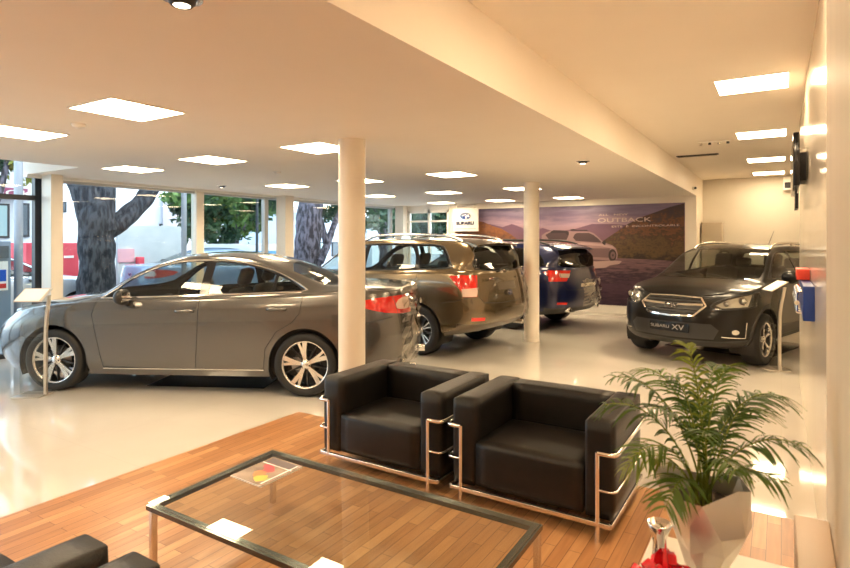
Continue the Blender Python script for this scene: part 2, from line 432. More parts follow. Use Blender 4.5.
    def trace(s, proj, pts, closed=False, step=.02):
        P = list(pts) + ([pts[0]] if closed else []); out = []
        for i in range(len(P) - 1):
            a, b = P[i], P[i + 1]; L = math.hypot(a[0] - b[0], a[1] - b[1]); k = max(1, int(L / step))
            for j in range(k): t = j / k; out.append((a[0] * (1 - t) + b[0] * t, a[1] * (1 - t) + b[1] * t))
        out.append(P[-1])
        return [r for r in (s.ray(proj, *q) for q in out) if r]
def ribbon(mb, tr, w, h, mi=0, flip=False, sink=.002):
    """strip of width w and height h lying on a traced line"""
    n = len(tr)
    if n < 2: return
    vs = []
    for i in range(n):
        p, nn = tr[i]; t = (tr[min(i + 1, n - 1)][0] - tr[max(i - 1, 0)][0])
        if t.length < 1e-7: t = Vector((1, 0, 0))
        b = nn.cross(t.normalized()).normalized()
        for (a, c) in ((-.5, -sink), (-.36, h), (.36, h), (.5, -sink)):
            q = p + b * w * a + nn * c; vs.append((q.x, -q.y if flip else q.y, q.z))
    fs = [(i * 4 + k, i * 4 + k + 1, i * 4 + 5 + k, i * 4 + 4 + k) for i in range(n - 1) for k in range(3)]
    mb.add(vs, fs, mi, False)

def make_wheel(parent, x, y, side, r, rimr, w, style, name='wheel'):
    """side=+1: outer face towards +y. wheel = alloy rim mesh with tire and brake disc as sub-parts"""
    e = bpy.data.objects.new
    sg = side
    mb = MB(); ho = w / 2
    # barrel and lip (mi 0 alloy, 1 dark)
    mb.lathe([(rimr * .985, -ho * .9), (rimr * .93, -ho * .6), (rimr * .90, 0), (rimr * .92, ho * .55), (rimr * .955, ho * .80)], 'y', 40, 1)
    mb.lathe([(rimr * .93, ho * .76), (rimr * .95, ho * .88), (rimr * .985, ho * .93), (rimr * 1.01, ho * .90), (rimr * 1.0, ho * .7)], 'y', 40, 0)
    yo = ho * .80
    def spoke(a_in, a_out, w_in, w_out, mi, r0=.045, r1=None, dy=0.0, th=.022, droop=.012):
        r1 = r1 or rimr * .955; K = 6; vs = []
        for k in range(K + 1):
            t = k / K; rr = r0 + (r1 - r0) * t; a = a_in + (a_out - a_in) * t; hw = (w_in + (w_out - w_in) * t) / 2
            yy = yo - droop * math.sin(PI * (1 - t) * .5) + dy
            cx, cz = math.sin(a), math.cos(a); tx, tz = cz, -cx
            for (s_, yv) in ((-1, yy - th), (-.8, yy), (.8, yy), (1, yy - th)):
                vs.append((cx * rr + tx * hw * s_, yv, cz * rr + tz * hw * s_))
        fs = [(i * 4 + k, i * 4 + (k + 1) % 4, i * 4 + 4 + (k + 1) % 4, i * 4 + 4 + k) for i in range(K) for k in range(4)] + [(0, 1, 2, 3), (K * 4, K * 4 + 3, K * 4 + 2, K * 4 + 1)]
        mb.add(vs, fs, mi)
    for k in range(5):
        a = 2 * PI * k / 5 + .12
        if style == 'sedan':
            spoke(a, a - .10, .040, .064, 0); spoke(a + .10, a + .20, .036, .036, 0, dy=-.004)
            spoke(a + .62, a + .62, .030, .012, 1, dy=-.016)
        elif style == 'suv':
            for q in (-.17, .17): spoke(a + q * .6, a + q, .020, .024, 0)
            spoke(a + .628, a + .628, .032, .05, 1, dy=-.008); spoke(a, a, .03, .06, 1, dy=-.012)
        else:
            spoke(a, a, .060, .050, 1); spoke(a - .04, a - .20, .022, .05, 0, r0=.13, dy=.003); spoke(a + .04, a + .20, .022, .05, 0, r0=.13, dy=.003)
            spoke(a, a, .018, .05, 0, r0=.06, r1=.14, dy=.003)
    mb.lathe([(0, yo + .004), (.026, yo + .002), (.034, yo - .004), (.052, yo - .010), (.060, yo - .035), (.05, -.01)], 'y', 24, 0)
    for k in range(5):
        a = 2 * PI * (k + .5) / 5 + .12; mb.tube([(math.sin(a) * .044, yo - .02, math.cos(a) * .044), (math.sin(a) * .044, yo - .004, math.cos(a) * .044)], .008, 6, 1)
    o = mb.build(name, [M['alloy'], M['alloy_dark']], parent)
    o.location = (x, y, r); o.rotation_euler = (0, random.uniform(0, 1.2) * 0, 0 if sg > 0 else PI)
    t = MB(); hs = w / 2
    t.lathe([(rimr * .99, -hs * .9), (rimr * 1.03, -hs), (r * .90, -hs * 1.06), (r * .965, -hs * .95), (r * .995, -hs * .75), (r, -hs * .3), (r, hs * .3), (r * .995, hs * .75), (r * .965, hs * .95), (r * .90, hs * 1.06), (rimr * 1.03, hs), (rimr * .99, hs * .9)], 'y', 48, 0)
    for g in (-.4, 0, .4): t.lathe([(r * 1.0005, hs * g - .004), (r * 1.003, hs * g - .003), (r * 1.003, hs * g + .003), (r * 1.0005, hs * g + .004)], 'y', 48, 0)
    to = t.build('tire', M['rubber'], o)
    d = MB(); d.lathe([(.0, .0), (.145, .0), (.145, .022), (.07, .022), (.07, .03), (0, .03)], 'y', 32, 0)
    d.prism([(.06, -.07), (.15, -.06), (.165, 0), (.15, .06), (.06, .07)], -.02, .045, 'y', 0)
    d.build('brake_disc', M['disc'], o)
    return o

def soft_box(mb, x0, x1, y0, y1, z0, z1, bev, mi=0, mtx=None): mb.box(x0, x1, y0, y1, z0, z1, mi, bev, mtx)

def interior(root, xs, xr, zf, wx, dash, roof_in, tan=False):
    """front seats at xs, rear bench at xr, floor level zf"""
    sm = M['seat']
    for sy in (-.37, .37):
        mb = MB(); soft_box(mb, xs - .26, xs + .26, sy - .25, sy + .25, zf + .12, zf + .30, .06)
        mt = Matrix.Translation((xs - .22, sy, zf + .26)) @ Matrix.Rotation(-.32, 4, 'Y')
        soft_box(mb, -.07, .07, -.24, .24, 0, .60, .06, 0, mt)
        s = mb.build('front_seat', sm, root)
        h = MB(); soft_box(h, -.05, .05, -.13, .13, .64, .84, .045, 0, mt)
        for q in (-.06, .06): h.tube([mt @ Vector((0, q, .56)), mt @ Vector((0, q, .68))], .007, 6)
        h.build('headrest', sm, s)
    mb = MB(); soft_box(mb, xr - .20, xr + .28, -.62, .62, zf + .12, zf + .32, .06)
    mt = Matrix.Translation((xr - .20, 0, zf + .28)) @ Matrix.Rotation(-.38, 4, 'Y')
    soft_box(mb, -.06, .06, -.62, .62, 0, .56, .05, 0, mt)
    s = mb.build('rear_seat', sm, root)
    for q in (-.38, .38):
        h = MB(); soft_box(h, -.05, .05, q - .12, q + .12, .58, .74, .04, 0, mt); h.build('headrest', sm, s)
    mb = MB(); dx = dash; mb.prism([(dx + .48, zf + .58), (dx + .1, zf + .66), (dx - .02, zf + .62), (dx - .06, zf + .40), (dx + .10, zf + .2), (dx + .5, zf + .2)], -.66, .66, 'y')
    mb.box(xs - .3, dx + .05, -.11, .11, zf, zf + .30)
    d = mb.build('dashboard', M['trim'], root)
    mb = MB(); c = Vector((dx - .17, .37, zf + .58)); ax = Matrix.Rotation(-.42, 3, 'Y')
    ring = [c + ax @ Vector((0, math.cos(a) * .185, math.sin(a) * .185)) for a in [2 * PI * k / 28 for k in range(29)]]
    mb.tube(ring, .015, 8, cap=False)
    for a in (0, PI, -PI / 2): mb.tube([c, c + ax @ Vector((0, math.cos(a) * .18, math.sin(a) * .18))], [.028, .013], 8)
    mb.sphere(c, .065, sc=(.4, 1, .8)); mb.tube([c, c + ax @ Vector((.22, 0, 0)) + Vector((0, 0, -.03))], .03, 8)
    mb.build('steering_wheel', M['black'], root)
    # door linings, floor and parcel shelf
    mb = MB(); mb.box(-.35, dash + .4, -wx, wx, zf - .06, zf)
    for q in (-1, 1): mb.box(-.25, dash + .25, q * wx - .012 * q, q * wx + .012 * q, zf, zf + .48)
    mb.box(-.42, -.36, -wx + .04, wx - .04, zf, zf + .5)
    mb.build('interior_trim', M['trim'], root)
def circ(cx, cz, r, n=40): return [(cx + r * math.sin(2 * PI * k / n), cz + r * math.cos(2 * PI * k / n)) for k in range(n)]
def loopspec(rows, corner):
    """rows: (z keys, w, xf, xr); corner (Lf, nf, Lr, nr)"""
    return [dict(z=z, w=w, xf=xf, xr=xr, Lf=corner[0], nf=corner[1], Lr=corner[2], nr=corner[3]) for z, w, xf, xr in rows]
def is_side(c, n): return abs(n.x) < .85
def fr(c, n): return c.x > 2 and n.x > .15
def rr(c, n): return c.x < .3 and n.x < -.15

def place_letters(root, txt, size, loc, face, m, name, sx=1.0, depth=.006, spacing=1.0, weight=0.0):
    """face '+x' or '-x': letters readable from that side"""
    vs, fs = text_mb(txt, size, depth, spacing=spacing, sx=sx, weight=weight); mb = MB()
    out = []
    for v in vs:
        if face == '+x': out.append(Vector((loc[0] + v.z, loc[1] + v.x, loc[2] + v.y)))
        elif face == '-x': out.append(Vector((loc[0] - v.z, loc[1] - v.x, loc[2] + v.y)))
        else: out.append(Vector((loc[0] + v.x, loc[1] - v.z, loc[2] + v.y)))
    mb.add(out, fs); return mb.build(name, m, root)
def star(cx, cy, r, k=.32):
    return [(cx + (r if i % 2 == 0 else r * k) * math.sin(PI * i / 4), cy + (r if i % 2 == 0 else r * k) * math.cos(PI * i / 4)) for i in range(8)]
def oval_emblem(root, loc, face, w, h, back='emblem_blue', name='emblem'):
    """oval badge with one large and five small stars in a ring"""
    if 'emblem_blue' not in M: M['emblem_blue'] = mat('emblem_blue', (.02, .035, .16), .25, coat=1.0)
    mb = MB(); n = 36
    sx = {'+x': lambda p, d: (loc[0] + d, loc[1] + p[0], loc[2] + p[1]), '-x': lambda p, d: (loc[0] - d, loc[1] - p[0], loc[2] + p[1]), '-y': lambda p, d: (loc[0] + p[0], loc[1] - d, loc[2] + p[1])}[face]
    el = lambda s_: [(w / 2 * s_ * math.cos(2 * PI * k / n), h / 2 * s_ * math.sin(2 * PI * k / n)) for k in range(n)]
    a, b = el(1.0), el(.88)
    d0, d1 = .0, .010
    vs = [sx(p, d0) for p in a] + [sx(p, d1) for p in a] + [sx(p, d1) for p in b] + [sx(p, d0 + .003) for p in b]
    mb.add(vs, [(i + k * n, (i + 1) % n + k * n, (i + 1) % n + (k + 1) * n, i + (k + 1) * n) for k in range(3) for i in range(n)], 0)
    mb.add([sx(p, .004) for p in b], [tuple(range(n))], 1)
    for (x, y, r) in ((-.24, .12, .17), (.02, .22, .07), (.25, .12, .07), (.30, -.08, .07), (.10, -.02, .07), (.08, -.26, .07)):
        p = star(x * w, y * h, r * w); mb.add([sx(q, .008) for q in p] + [sx((x * w, y * h), .010)], [(i, (i + 1) % 8, 8) for i in range(8)], 0)
    o = mb.build(name, [M['chrome'], M[back]], root, recalc=False); return o

def build_car(key, sp):
    root = thing(key, sp['label'], 'car', (sp['O'][0], sp['O'][1], 0), math.atan2(sp['F'][1], sp['F'][0]))
    B = Body(sp); WB = sp['WB']; wr = sp['wr']; ar = sp['ar']; pm = sp['paint']
    # cut everything
    for cx in (0, WB): B.cut('hole', 'y', circ(cx, wr + sp.get('adz', 0), ar), lambda c, n: c.y > .45 and c.z < 1)
    B.remove('hole')
    for nm, proj, poly, cond in sp['cuts']:
        B.cut(nm, proj, poly, cond)
    body = B.part('body', 'body', pm, root)
    # inner side of the shell so that the paint is not seen from inside
    offs = sp.get('mats', {})
    done = {'body'}
    for nm in B.names:
        if nm in ('body', 'hole'): continue
        m = offs.get(nm)
        base = nm.split('#')[0]
        if nm in ('door#1', 'door#2', 'windowf', 'windowr', 'windowq'):
            base = {'windowf': 'side_window', 'windowr': 'side_window', 'windowq': 'quarter_window'}.get(nm, 'door')
            for sg in (1, -1):
                o = B.part(nm, base, m or (M[sp.get('glass', 'carglass')] if 'window' in nm else pm), root, sg, -.004 if 'window' in nm else 0)
                sp.setdefault('objs', {})[(nm, sg)] = o
        elif nm.startswith('body'):
            B.part(nm, base, m, root, 0)
        else:
            two = base in ('headlight', 'taillight', 'fog_light', 'reflector', 'reverse_lamp')
            for sg in ((1, -1) if two else (0,)):
                o = B.part(nm, base, m, root, sg, sp.get('offset', {}).get(nm, 0))
                sp.setdefault('objs', {})[(nm, sg)] = o
    # traced lines: gaps, mouldings
    for nm, m, lines in sp['lines']:
        for proj, pts, w, h, closed in lines:
            tr = B.trace(proj, pts, closed)
            if min(abs(q[0].y) for q in tr) < .03:
                mb = MB(); ribbon(mb, tr, w, h); ribbon(mb, tr, w, h, flip=True); mb.build(nm, m, root)
            else:
                for fl in (False, True): mb = MB(); ribbon(mb, tr, w, h, flip=fl); mb.build(nm, m, root)
    # underbody, wheel wells
    mb = MB(); zb = sp['floor']
    mb.box(-.55 if 'ub' not in sp else sp['ub'], WB + .55, -.60, .60, zb, zb + .10)
    mb.box(ar + .02, WB - ar - .02, -.80, .80, zb + .02, zb + .08)
    for cx in (0, WB):
        mb.tube([(cx, -.75, wr), (cx, .75, wr)], .035, 10)
        for q in (1, -1):
            y0, y1 = .56 * q, (sp['wyo'] - .004) * q
            mb.lathe([(.02, y0), (ar * .99, y0), (ar * 1.015, y1)], 'y', 30, 0, (cx, 0, wr + sp.get('adz', 0)), a0=-2.0, a1=2.0)
    mb.build('underbody', M['trim'], root)
    for cx in (0, WB):
        for q in (1, -1): make_wheel(root, cx, q * (sp['wy']), q, wr, sp['rim'], sp['tw'], sp['wheel'])
    interior(root, *sp['int'])
    sp['extra'](root, B, sp)
    return root, B

def mirror_parts(root, x, z, y, m, m2=None, sc=1.0, sides=(1, -1)):
    for q in sides:
        mb = MB(); mb.sphere((x, y * q, z), .12 * sc, sc=(.62, .95, .72))
        # flatten the rear side
        mb.v = [(max(v[0], x - .035), v[1], v[2]) for v in mb.v]
        mb.tube([(x + .02, (y - .14) * q, z - .10), (x + .01, (y - .03) * q, z - .04)], [.03, .035], 8, 1)
        o = mb.build('wing_mirror', [m, m2 or M['black']], root)
        g = MB(); g.box(x - .042, x - .036, y * q - .07, y * q + .07, z - .045, z + .045); g.build('mirror_glass', M['chrome'], o)

def handle(door, B, x, z, m, q=1, L=.19):
    r = B.ray('y', x, z)
    if not r: return
    p, n = r; y = p.y
    mb = MB(); pts = [(x - L / 2, (y + .002) * q, z), (x - L / 2 + .03, (y + .032) * q, z + .004), (x, (y + .038) * q, z + .006), (x + L / 2 - .03, (y + .032) * q, z + .004), (x + L / 2, (y + .002) * q, z)]
    mb.tube(catmull([Vector(p_) for p_ in pts], 4), .017, 8); mb.build('door_handle', m, door)

def wrap_film(root, B, test, seed, amp=.022, name='plastic_film', base=.018):
    """crumpled clear film lying over a region of the body"""
    vs = []; fs = []; idx = {}
    rnd = Vector((seed * 3.1, seed * 1.7, seed))
    for f in B.bm.faces:
        c = f.calc_center_median()
        for sg in (1, -1):
            if not test(Vector((c.x, c.y * sg, c.z))): continue
            q = []
            for v in f.verts:
                k = (v, sg)
                if k not in idx:
                    n = B.normal_at(v.co); p = v.co; P = p * 1.0
                    d = base + amp * abs(noise.noise(P * 13 + rnd)) * 2 + amp * .9 * abs(noise.noise(P * 37 + rnd))
                    o = p + n * d; idx[k] = len(vs); vs.append((o.x, o.y * sg, o.z))
                q.append(idx[k])
            fs.append(q if sg > 0 else q[::-1])
    mb = MB(); mb.add(vs, fs, 0, False); return mb.build(name, M['film'], root, recalc=False)

# ============================================================== sedan
LEG = {}
def sedan_spec():
    rows = [([(-1.2, .27), (-.6, .23), (0, .2), (2.8, .19), (3.4, .21), (3.7, .24)], .855, 3.72, -1.01),
            ([(-1.2, .38), (0, .31), (2.8, .30), (3.7, .34)], .900, 3.79, -1.085),
            ([(-1.2, .60), (0, .55), (2.8, .52), (3.7, .52)], .916, 3.83, -1.12),
            ([(-1.2, .83), (0, .75), (2.8, .70), (3.7, .64)], .920, 3.80, -1.10),
            ([(-1.2, .99), (-.5, .955), (0, .935), (1.2, .905), (2.2, .875), (2.8, .84), (3.3, .76), (3.7, .71)], .912, 3.74, -1.075),
            ([(-1.2, 1.11), (-.6, 1.105), (0, 1.07), (1.14, 1.02), (2.2, .975), (2.75, .935), (3.1, .885), (3.4, .82), (3.7, .745)], .872, 3.67, -1.055)]
    DLO = smoothpoly([(2.30, 1.005), (2.16, 1.10), (1.95, 1.245), (1.69, 1.355), (1.42, 1.41), (1.07, 1.415), (.77, 1.39), (.44, 1.31), (.21, 1.215), (.00, 1.11), (.06, 1.093), (.60, 1.07), (1.14, 1.045)], 3, sharp=(0, 9, 10))
    def side(c, n): return c.z > .92 and n.y > .25
    fdoor = [(2.31, .985), (2.34, .84), (2.22, .28), (1.185, .26), (1.16, .6), (1.145, 1.03)]
    rdoor = [(1.145, 1.03), (1.16, .6), (1.185, .26), (.44, .28), (.42, .50), (.30, .68), (.13, .78), (.05, .88), (.02, 1.07)]
    blow = lambda c, n: c.z < 1.12 and n.y > .2
    sp = dict(WB=2.79, wr=.335, ar=.385, rim=.250, tw=.225, wy=.79, wyo=.905, wheel='sedan', floor=.19, ub=-.85,
        paint=M['grey_paint'], loops=loopspec(rows, (.90, 2.6, .62, 2.6)),
        wprof=[(-1.2, .965), (-.5, .985), (.5, 1), (2, 1), (2.9, .985), (3.7, .96)],
        zr=[(3.7, .745), (3.4, .87), (3.05, .94), (2.75, .985), (2.5, 1.02), (2.32, 1.05), (2.16, 1.15), (1.95, 1.275), (1.69, 1.385), (1.42, 1.445), (1.07, 1.455), (.77, 1.43), (.44, 1.355), (.21, 1.27), (0, 1.19), (-.2, 1.145), (-.6, 1.14), (-1.06, 1.11)],
        yr=[(3.4, .60), (2.6, .70), (2.3, .735), (2.1, .70), (1.7, .62), (1.4, .585), (1.0, .575), (.5, .585), (.1, .62), (-.3, .68), (-.9, .72)],
        e=[(3.6, 0), (3.2, .03), (2.5, .025), (2.2, .0), (1.95, .0), (1.6, .025), (1.3, .045), (.9, .05), (.5, .045), (.2, .03), (-.2, .02), (-1.0, .01)],
        bow=[(3.3, 0), (2.6, .12), (2.2, .24), (1.7, .16), (1.2, .04), (.8, 0), (.4, -.08), (0, -.16), (-.3, -.16), (-.7, -.05), (-1, 0)],
        cuts=[
            ('door#1', 'y', fdoor, blow), ('door#2', 'y', rdoor, blow),
            ('pillar_trim', 'y', DLO, side),
            ('windowf', 'y', [p for p in smoothpoly([(1.175, 1.055), (2.08, 1.018), (2.17, 1.065), (1.93, 1.235), (1.68, 1.34), (1.42, 1.39), (1.175, 1.398)], 3, sharp=(0, 1, 2, 6))], side),
            ('windowr', 'y', smoothpoly([(1.075, 1.06), (1.075, 1.395), (.77, 1.37), (.44, 1.285), (.38, 1.26), (.38, 1.095)], 3, sharp=(0, 1, 4, 5)), side),
            ('windowq', 'y', [(.345, 1.098), (.345, 1.248), (.21, 1.195), (.07, 1.112)], side),
            ('windshield', 'z', [(2.56, -.01), (2.53, .3), (2.42, .52), (2.27, .66), (2.10, .655), (1.9, .615), (1.72, .585), (1.60, .555), (1.67, .3), (1.70, -.01)], lambda c, n: c.z > .98 and n.z > .2),
            ('rear_window', 'z', [(.34, -.01), (.32, .3), (.24, .54), (-.02, .575), (-.24, .61), (-.40, .40), (-.46, -.01)], lambda c, n: n.z > .2 and c.z > 1.0),
            ('headlight', 'y', smoothpoly([(3.12, .86), (3.22, .79), (3.5, .71), (3.75, .69), (3.77, .77), (3.45, .845)], 3), lambda c, n: c.x > 2.9 and n.y > .1),
            ('taillight', 'y', smoothpoly([(-.54, .985), (-.66, .925), (-.92, .865), (-1.15, .86), (-1.15, 1.03), (-.9, 1.045), (-.66, 1.02)], 3), lambda c, n: n.y > .22 and c.x < 0),
            ('reverse_lamp', 'y', smoothpoly([(-.93, .95), (-.97, .90), (-1.15, .91), (-1.15, 1.01), (-.98, 1.02)], 3), lambda c, n: n.y > .22 and c.x < 0),
            ('taillight', 'x', [(.42, .88), (.97, .86), (.97, 1.035), (.42, 1.01)], lambda c, n: n.x < -.2 and n.y <= .22 and c.x < 0),
            ('lower_grille', 'x', [(-.01, .28), (.50, .28), (.60, .40), (.55, .46), (-.01, .46)], fr),
            ('grille', 'x', [(-.01, .52), (.38, .52), (.48, .60), (.42, .70), (-.01, .715)], fr),
        ],
        mats=dict(pillar_trim=M['gloss_black'], windshield=M['carglass'], rear_window=M['carglass'], headlight=M['lensgrey'], taillight=M['red'], reverse_lamp=M['redclear'], lower_grille=M['black'], grille=M['black']),
        lines=[('window_trim', M['chrome'], [('y', [p for p in DLO], .020, .006, True)]),
               ('sill_trim', M['chrome'], [('y', [(2.22, .262), (.44, .275)], .016, .008, False)]),
               ('panel_gap', M['black'], [('y', fdoor[:-1] + [(1.146, 1.02)], .008, .0015, False), ('y', [(.44, .28), (.42, .50), (.30, .68), (.13, .78), (.05, .88), (.025, 1.06)], .008, .0015, False),
                    ('z', [(2.36, .79), (2.9, .78), (3.3, .66), (3.5, .4), (3.53, .02)], .008, .0015, False), ('y', [(3.15, .70), (3.14, .60), (3.12, .5)], .007, .0015, False),
                    ('z', [(-.42, .74), (-.8, .74), (-1.0, .66)], .007, .0015, False), ('y', [(-.40, .80), (-.62, .78), (-.9, .83)], .007, .0015, False)]),
               ],
        int=(1.30, .42, .26, .80, 2.02, 1.4))
    def extra(root, B, sp):
        mirror_parts(root, 1.95, 1.035, .98, M['black'])
        for sg in (1, -1):
            handle(sp['objs'][('door#1', sg)], B, 1.30, .885, M['grey_paint'], sg); handle(sp['objs'][('door#2', sg)], B, .30, .915, M['grey_paint'], sg)
        # antenna fin, exhaust, boot lid lip

        mb = MB()
        for q in (-.55, .55): mb.lathe([(.035, -.05), (.045, -.05), (.045, .12), (.035, .12)], 'x', 20, 0, (-1.08, q, .27))
        mb.build('exhaust', M['chrome'], root)
        oval_emblem(root, (-1.125, 0, .93), '-x', .13, .07)
        wrap_film(root, B, lambda c: c.x < -.96 and .30 < c.z < 1.13 + .0 and c.y > .1, 2, amp=.035)
    sp['extra'] = extra
    return sp

# ============================================================== tall cars
def suv_spec(WB, xf, xr, wr, zs, belt, rail, dlo, roofz, glass_rear, hw=.90, nf=2.5, lowcol=None):
    """zs: heights of the four lower loops; belt: z keys of the waist; rail: zr keys"""
    f = lambda v: [(-1.1, v[0]), (0, v[1]), (WB, v[2]), (WB + .95, v[3])]
    rows = [(f(zs[0]), hw * .93, WB + xf - .10, -xr + .13), (f(zs[1]), hw * .99, WB + xf - .02, -xr + .03), (f(zs[2]), hw * 1.005, WB + xf, -xr),
            (f(zs[3]), hw * 1.01, WB + xf - .03, -xr + .02), (f(zs[4]), hw * 1.0, WB + xf - .09, -xr + .055), (belt, hw * .955, WB + xf - .16, -xr + .085)]
    return rows
def forester_spec():
    WB = 2.64
    belt = [(-1.0, 1.20), (-.3, 1.205), (.36, 1.175), (1.2, 1.135), (2.1, 1.075), (2.64, 1.03), (3.1, .95), (3.4, .87), (3.5, .82)]
    rows = suv_spec(WB, .92, 1.00, .35, [(.43, .27, .26, .28), (.52, .36, .36, .40), (.68, .62, .60, .60), (.84, .84, .80, .74), (1.04, 1.02, .95, .80)], belt, None, None, None, None, .90)
    dl = smoothpoly([(2.20, 1.115), (2.0, 1.245), (1.72, 1.43), (1.45, 1.535), (1.0, 1.58), (.30, 1.585), (-.22, 1.565), (-.36, 1.50), (-.50, 1.31), (-.46, 1.245), (.36, 1.205), (1.2, 1.165)], 3, sharp=(0,))
    def side(c, n): return c.z > 1.05 and n.y > .25
    blow = lambda c, n: c.z < 1.25 and n.y > .2
    fdoor = [(2.22, 1.09), (2.25, .9), (2.18, .34), (1.16, .34), (1.13, 1.14)]
    rdoor = [(1.13, 1.14), (1.16, .34), (.44, .34), (.42, .55), (.30, .75), (.10, .86), (.04, 1.0), (.03, 1.185)]
    sp = dict(WB=WB, wr=.352, ar=.405, rim=.232, tw=.225, wy=.775, wyo=.885, wheel='suv', floor=.27, ub=-.35,
        paint=M['bronze_paint'], loops=loopspec(rows, (.70, 2.6, .42, 3.0)), glass='carglass',
        wprof=[(-1.1, .975), (-.5, .99), (.5, 1), (2, 1), (2.9, .985), (3.6, .97)],
        zr=[(3.5, .82), (3.2, .955), (2.9, 1.03), (2.64, 1.06), (2.35, 1.10), (2.2, 1.16), (2.0, 1.285), (1.72, 1.465), (1.45, 1.575), (1.15, 1.625), (.7, 1.64), (.2, 1.64), (-.3, 1.63), (-.55, 1.61), (-.68, 1.57), (-.76, 1.47), (-.83, 1.34), (-.88, 1.24), (-.915, 1.20)],
        yr=[(3.3, .60), (2.6, .70), (2.3, .76), (2.1, .74), (1.7, .68), (1.4, .655), (1.0, .645), (.2, .64), (-.5, .63), (-.75, .66), (-.9, .72)],
        e=[(3.5, 0), (3.2, .03), (2.5, .03), (2.2, .0), (1.95, .0), (1.6, .02), (1.3, .035), (.8, .04), (0, .04), (-.5, .03), (-.7, .015), (-.8, 0), (-.915, 0)],
        bow=[(3.3, 0), (2.7, .10), (2.3, .20), (1.8, .14), (1.2, .04), (.8, 0), (0, 0), (-.5, -.04), (-.8, -.05), (-.9, -.03)],
        cuts=[('door#1', 'y', fdoor, blow), ('door#2', 'y', rdoor, blow), ('pillar_trim', 'y', dl, side),
            ('windowf', 'y', smoothpoly([(1.16, 1.18), (2.02, 1.13), (2.08, 1.17), (1.72, 1.41), (1.45, 1.51), (1.16, 1.55)], 3, sharp=(0, 1, 2, 5)), side),
            ('windowr', 'y', smoothpoly([(1.06, 1.185), (1.06, 1.552), (.60, 1.56), (.25, 1.558), (.13, 1.40), (.10, 1.225)], 3, sharp=(0, 1, 3, 5)), side),
            ('windowq', 'y', smoothpoly([(.02, 1.235), (.06, 1.40), (.15, 1.548), (-.20, 1.54), (-.33, 1.48), (-.455, 1.31), (-.42, 1.262)], 3, sharp=(0, 2)), side),
            ('windshield', 'z', [(2.60, -.01), (2.56, .3), (2.44, .54), (2.30, .69), (2.12, .70), (1.9, .66), (1.72, .64), (1.52, .615), (1.60, .3), (1.63, -.01)], lambda c, n: c.z > 1.05 and n.z > .2),
            ('taillight', 'x', smoothpoly([(.66, 1.155), (1.0, 1.165), (1.0, .865), (.72, .865)], 2, sharp=(0, 1, 2, 3)), lambda c, n: n.x < -.35 and c.x < 0),
            ('taillight', 'y', [(-.52, 1.145), (-.78, .885), (-.9, .86), (-1.1, .86), (-1.1, 1.16), (-.9, 1.165)], lambda c, n: n.x >= -.35 and n.y > .1 and c.x < 0),
            ('reverse_lamp', 'x', [(.68, .99), (1.0, .96), (1.0, .868), (.725, .868)], lambda c, n: n.x < -.35 and c.x < 0),
            ('rear_window', 'x', smoothpoly([(-.01, 1.555), (.50, 1.545), (.60, 1.49), (.69, 1.32), (.66, 1.245), (.40, 1.215), (-.01, 1.205)], 3, sharp=(0, 6)), lambda c, n: n.x < -.1 and c.z > 1.15 and c.x < 0),
            ('reflector', 'x', [(.60, .53), (.80, .535), (.80, .585), (.60, .575)], lambda c, n: n.x < -.2 and c.x < 0),
            ('bumper', 'x', [(-.01, .2), (1.0, .2), (1.0, .50), (.6, .49), (-.01, .47)], lambda c, n: c.x < -.3 and n.x < -.1),
            ('number_plate', 'x', [(-.01, .93), (.26, .93), (.26, 1.04), (-.01, 1.04)], lambda c, n: n.x < -.2 and c.x < 0),
            ('headlight', 'y', smoothpoly([(2.95, .93), (3.05, .80), (3.5, .74), (3.55, .84), (3.2, .92)], 3), lambda c, n: c.x > 2.6 and n.y > .05),
            ('grille', 'x', [(-.01, .66), (.40, .66), (.5, .75), (.45, .84), (-.01, .85)], fr),
            ('lower_grille', 'x', [(-.01, .32), (.6, .32), (.7, .5), (-.01, .52)], fr)],
        mats=dict(pillar_trim=M['gloss_black'], windshield=M['carglass'], rear_window=M['carglass'], headlight=M['lensbright'], taillight=M['red'], reverse_lamp=M['redclear'], reflector=M['red'], bumper=M['dark_bronze'], number_plate=M['dark_bronze'], lower_grille=M['black'], grille=M['black']),
        lines=[('panel_gap', M['black'], [('y', fdoor, .008, .0015, False), ('y', rdoor[2:], .008, .0015, False),
                    ('-x', [(.70, 1.19), (.70, 1.0), (.69, .86), (.62, .78), (.3, .755), (0, .75)], .009, .0015, False), ('y', [(-.42, .77), (-.62, .80), (-.80, .85)], .008, .0015, False),
                    ('z', [(2.4, .80), (2.9, .78), (3.2, .66), (3.42, .4), (3.45, .02)], .008, .0015, False)]),
               ('window_trim', M['black'], [('y', dl, .018, .004, True), ('-x', [(0, 1.562), (.50, 1.552), (.61, 1.49), (.70, 1.32), (.67, 1.235), (.40, 1.208), (0, 1.198)], .014, .003, False)]),
               ('wheel_arch_trim', M['bronze_paint'], [('y', circ(0, .352, .418)[-11:] + circ(0, .352, .418)[:12], .03, .008, False), ('y', circ(WB, .352, .418)[-11:] + circ(WB, .352, .418)[:12], .03, .008, False)])],
        int=(1.25, .35, .36, .80, 1.95, 1.5))
    def extra(root, B, sp):
        mirror_parts(root, 2.05, 1.16, .99, M['bronze_paint'])
        for sg in (1, -1):
            handle(sp['objs'][('door#1', sg)], B, 1.33, .99, M['bronze_paint'], sg); handle(sp['objs'][('door#2', sg)], B, .30, 1.03, M['bronze_paint'], sg)
        for q in (1, -1): roof_rail(root, [(1.30, 1.625), (1.15, 1.675), (.95, 1.708), (.4, 1.72), (-.15, 1.708), (-.42, 1.67), (-.56, 1.615)], .575 * q, (.45,))
        # roof spoiler over the hatch glass
        spoiler(root, M['bronze_paint'], -.52, 1.62, -.84, 1.59, .60)
        oval_emblem(root, (-1.0, 0, .885), '-x', .15, .08)
